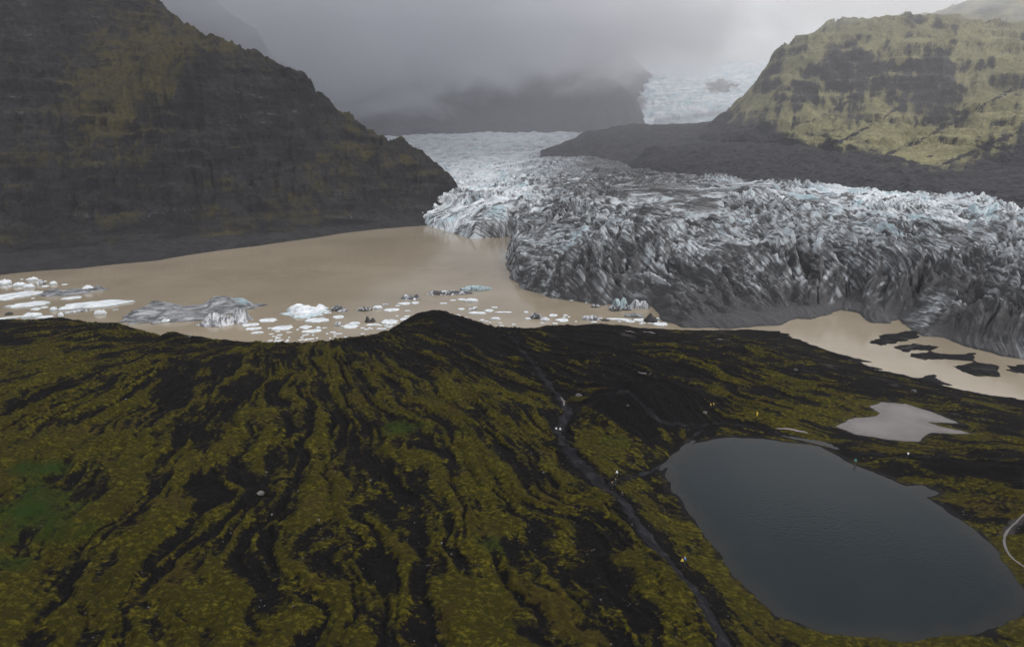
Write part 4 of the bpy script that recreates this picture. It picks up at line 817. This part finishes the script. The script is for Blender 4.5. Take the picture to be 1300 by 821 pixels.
def walker(stride, arm, lift):
    J = pose(stride, arm, lift)
    R = dict(pelvis=(.14, .105), waist=(.125, .095), chest=(.15, .105), neck=(.065,), neck2=(.052,), head=(.082, .098), crown=(.06, .075))
    names = list(J); V = []; E = []; ix = {}
    for nme in names:
        if nme in R: rr = R[nme]
        else: rr = {'hip': (.085,), 'kne': (.058,), 'ank': (.042,), 'toe': (.034,), 'shl': (.062,), 'shr': (.062,), 'elb': (.043,), 'wrl': (.030,), 'wrr': (.030,), 'pal': (.034, .02)}[nme[:3]]
        ix[nme] = len(V); V.append((*J[nme], *rr))
    def e(a, b): E.append((ix[a], ix[b]))
    for a, b in (('pelvis', 'waist'), ('waist', 'chest'), ('chest', 'neck'), ('neck', 'neck2'), ('neck2', 'head'), ('head', 'crown')): e(a, b)
    for n in 'lr':
        for a, b in (('pelvis', 'hip'), ('hip', 'knee'), ('knee', 'ankle'), ('ankle', 'toe'), ('chest', 'sh'), ('sh', 'elb'), ('elb', 'wr'), ('wr', 'palm')): e(a if a in ('pelvis', 'chest') else a + n, b + n)
        p = np.array(J['palm' + n]); d = p - np.array(J['wr' + n]); d /= np.linalg.norm(d); s = -1 if n == 'l' else 1
        side = np.cross(d, (s, 0, 0)); side /= np.linalg.norm(side) + 1e-9; inn = np.array((-s, 0, 0.0))
        for k, ln in enumerate((.068, .078, .073, .058)):                       # four unequal curled fingers
            b0 = p + side * (.033 - .022 * k); c0 = b0 + d * ln * .6 + inn * .008; c1 = b0 + d * ln + inn * .026
            i0 = len(V); V += [(*c0, .0095), (*c1, .008)]; E += [(ix['palm' + n], i0), (i0, i0 + 1)]
        tb = p - d * .03 + side * .03; i0 = len(V); V += [(*(tb + side * .03 + d * .02), .011), (*(tb + side * .04 + d * .05 + inn * .02), .009)]; E += [(ix['palm' + n], i0), (i0, i0 + 1)]
    h = np.array(J['head']); i0 = len(V); V.append((h[0], h[1] + .115, h[2] - .01, .014)); E.append((ix['head'], i0))     # nose
    body = skinned("person", V, E, 0, SKIN)
    def sub(nodes, links_, grow, name):
        VV = [(*J[a], *[q + grow.get(a[:3], .014) for q in (R[a] if a in R else {'hip': (.085,), 'kne': (.06,), 'ank': (.048,), 'shl': (.066,), 'shr': (.066,), 'elb': (.048,), 'wrl': (.036,), 'wrr': (.036,)}[a[:3]])]) for a in nodes]
        return skinned(name, VV, [(nodes.index(a), nodes.index(b)) for a, b in links_], 0, SKIN)
    jn = ['waist', 'pelvis', 'chest', 'neck'] + [a + n for n in 'lr' for a in ('sh', 'elb', 'wr')]
    jacket = sub(jn, [('waist', 'pelvis'), ('waist', 'chest'), ('chest', 'neck')] + [(a if a == 'chest' else a + n, b + n) for n in 'lr' for a, b in (('chest', 'sh'), ('sh', 'elb'), ('elb', 'wr'))], {'che': .045, 'wai': .045, 'pel': .045, 'shl': .02, 'shr': .02}, "jacket")
    tn = ['pelvis'] + [a + n for n in 'lr' for a in ('hip', 'knee', 'ankle')]
    trous = sub(tn, [(a if a == 'pelvis' else a + n, b + n) for n in 'lr' for a, b in (('pelvis', 'hip'), ('hip', 'knee'), ('knee', 'ankle'))], {'pel': .022}, "trousers")
    hair = skinned("hood", [(0, .02, 1.66, .10, .108), (0, .0, 1.60, .098, .10), (0, -.01, 1.53, .075)], [(0, 1), (1, 2)], 0, SKIN)
    boots = [skinned("boot", [(*J['ankle' + n], .056), (J['ankle' + n][0], J['ankle' + n][1] + .02, .05, .052, .05), (*J['toe' + n], .045, .04)], [(0, 1), (1, 2)], 0, SKIN) for n in 'lr']
    pack = skinned("backpack", [(0, -.19, 1.06, .14, .09), (0, -.20, 1.25, .155, .105), (0, -.18, 1.43, .12, .075)], [(0, 1), (1, 2)], 1, SKIN)
    return dict(body=body, jacket=jacket, trousers=trous, hood=hair, boots=boots, pack=pack)
FIG = {'walk': walker(.62, .16, 0), 'stand': walker(.10, .0, 0), 'shoot': walker(.12, .0, 1.0)}
def person(px, py, face, fig, jacket, trousers, hood, pack, label, size=1.0):
    x, y, z = on_ground(px, py); f = FIG[fig]
    def use(me, mat): m2 = me.copy(); m2.materials.clear(); m2.materials.append(mat); return m2
    b = link("person", f['body'].copy()); b.location = (x, y, z - .02); b.rotation_euler.z = face; b.scale = (size,) * 3
    link("jacket", use(f['jacket'], jacket), b); link("trousers", use(f['trousers'], trousers), b); link("hood" if hood is not HAIR else "hair", use(f['hood'], hood), b)
    for bt in f['boots']: link("boot", use(bt, C_BLACK), b)
    if pack: link("backpack", use(f['pack'], pack), b)
    return thing(b, label, "person", "walkers on the moraine")
person(627, 418.5, .4, 'walk', C_BLACK, C_BLACK, C_BLACK, C_BLACK, "person in black with a backpack walking on the shore ridge, nearer the headland")
person(634, 419, .2, 'walk', C_NAVY, C_BLACK, HAIR, None, "slim person in dark clothes following on the shore ridge")
person(706, 549, .3, 'walk', C_WHITE, C_NAVY, HAIR, None, "slim person in white at the bend of the footpath")
person(711, 549.5, .2, 'walk', C_WHITE, C_BLACK, C_WHITE, C_WHITE, "bulkier person in white with a white pack at the bend of the footpath")
person(783, 604.5, 2.6, 'stand', C_WHITE, C_BLACK, C_WHITE, None, "person in a white hooded jacket where two paths join")
person(777, 619, -2.9, 'walk', C_NAVY, C_BLACK, C_ORANGE, C_ORANGE, "person with an orange pack on the footpath just before the junction")
person(781, 615.5, .3, 'walk', C_BLACK, C_NAVY, HAIR, None, "dark clothed person beside the one with the orange pack")
person(789.5, 633, .2, 'walk', C_BLACK, C_BLACK, HAIR, C_BLACK, "lone dark figure on the footpath below the junction")
person(865.5, 718, .5, 'walk', C_YEL, C_BLACK, C_ORANGE, C_YEL, "person in yellow at the near end of the footpath")
person(869, 716, .4, 'walk', C_BLUE, C_NAVY, C_WHITE, C_BLUE, "person in blue with a white hat at the near end of the footpath")
person(902, 518.5, -1.2, 'walk', C_YEL, C_BLACK, HAIR, None, "person in yellow on the dark mound, left one of a pair")
person(905.5, 517.5, -1.0, 'stand', C_YEL, C_NAVY, C_YEL, C_BLACK, "person in yellow with a black pack on the dark mound, right one of a pair")
person(961, 528.5, -.8, 'stand', C_YEL, C_YEL, C_YEL, None, "person all in yellow standing alone behind the dark pond")
person(1085.5, 589, 2.9, 'stand', C_TEAL, C_NAVY, C_TEAL, None, "person in a teal jacket standing at the edge of the dark pond")
person(1152, 581, 1.6, 'shoot', C_WHITE, C_BLACK, C_WHITE, C_WHITE, "person in white on the path right of the pale pool")

# ---------------------------------------------------------------- haze: one even body of air round everything
def box(name, x0, x1, y0, y1, z0, z1, mat):
    bm = bmesh.new(); vs = [bm.verts.new((x, y, z)) for z in (z0, z1) for x, y in ((x0, y0), (x1, y0), (x1, y1), (x0, y1))]
    for q in ((3, 2, 1, 0), (4, 5, 6, 7), (0, 1, 5, 4), (1, 2, 6, 5), (2, 3, 7, 6), (3, 0, 4, 7)): bm.faces.new([vs[i] for i in q])
    me = bpy.data.meshes.new(name); bm.to_mesh(me); bm.free(); me.materials.append(mat); return link(name, me)
HAZE = 0.52e-4
hm = bpy.data.materials.new("valley_haze"); hm.use_nodes = True; t = NT(hm.node_tree)
vol = t.n('ShaderNodeVolumePrincipled', {'Color': (0.84, 0.86, 0.92, 1), 'Density': HAZE, 'Anisotropy': 0.1})
t.n('ShaderNodeOutputMaterial', {'Volume': vol.outputs[0]})
hz = box("haze", -5100, 5100, -1600, 3500, -11, 1000, hm); hz['kind'] = 'stuff'; hz['label'] = "even pale haze filling the valley air"; hz['category'] = "haze"

# ---------------------------------------------------------------- low cloud hanging over the valley head
cm = bpy.data.materials.new("low_cloud"); cm.use_nodes = True; t = NT(cm.node_tree); p = t.pos()
sx = t.n('ShaderNodeSeparateXYZ', {'Vector': p}).outputs
nz = t.noise(t.scale(p, .0036, .0026, .0062), 1.0, 5, 0.6, 0.6)
basez = t.ramp(sx[0], -650, 900, 140, 312, False)
hgt = t.math('SUBTRACT', t.math('ADD', t.math('SUBTRACT', sx[2], basez), t.math('MULTIPLY_ADD', nz, 420, -210)), t.ramp(sx[1], 1480, 1280, 0, 400))
den = t.math('MULTIPLY', t.ramp(hgt, 0, 130), t.ramp(sx[0], -200, 900, 0.0042, 0.0016))
t.n('ShaderNodeOutputMaterial', {'Volume': t.n('ShaderNodeVolumePrincipled', {'Color': t.mix(t.ramp(t.math('MULTIPLY_ADD', t.math('SUBTRACT', nz, 0.5), 1700, sx[0]), -350, 1100), (0.60, 0.61, 0.655), (0.95, 0.95, 0.96)), 'Density': den, 'Anisotropy': 0.2}).outputs[0]})
den = t.math('MULTIPLY', den, t.ramp(t.math('MULTIPLY_ADD', nz, 520, sx[2]), 580, 860, 1.0, 0.12))
den = t.math('MULTIPLY', den, t.ramp(nz, 0.36, 0.62, 0.45, 1.5))
den = t.math('ADD', den, t.math('MULTIPLY', t.ramp(sx[1], 850, 1350), t.ramp(sx[0], -450, 600, 0.00026, 0.00036)))
for l in list(cm.node_tree.links):
    if l.to_socket.name == 'Density': cm.node_tree.links.remove(l)
cm.node_tree.links.new(den, [n for n in cm.node_tree.nodes if n.type == 'PRINCIPLED_VOLUME'][0].inputs['Density'])
cm.cycles.volume_step_rate = 0.15
mb_ = box("mist", -1600, 1900, 900, 3480, 30, 980, cm); mb_['kind'] = 'stuff'; mb_['label'] = "low grey cloud hanging over the head of the valley"; mb_['category'] = "mist"
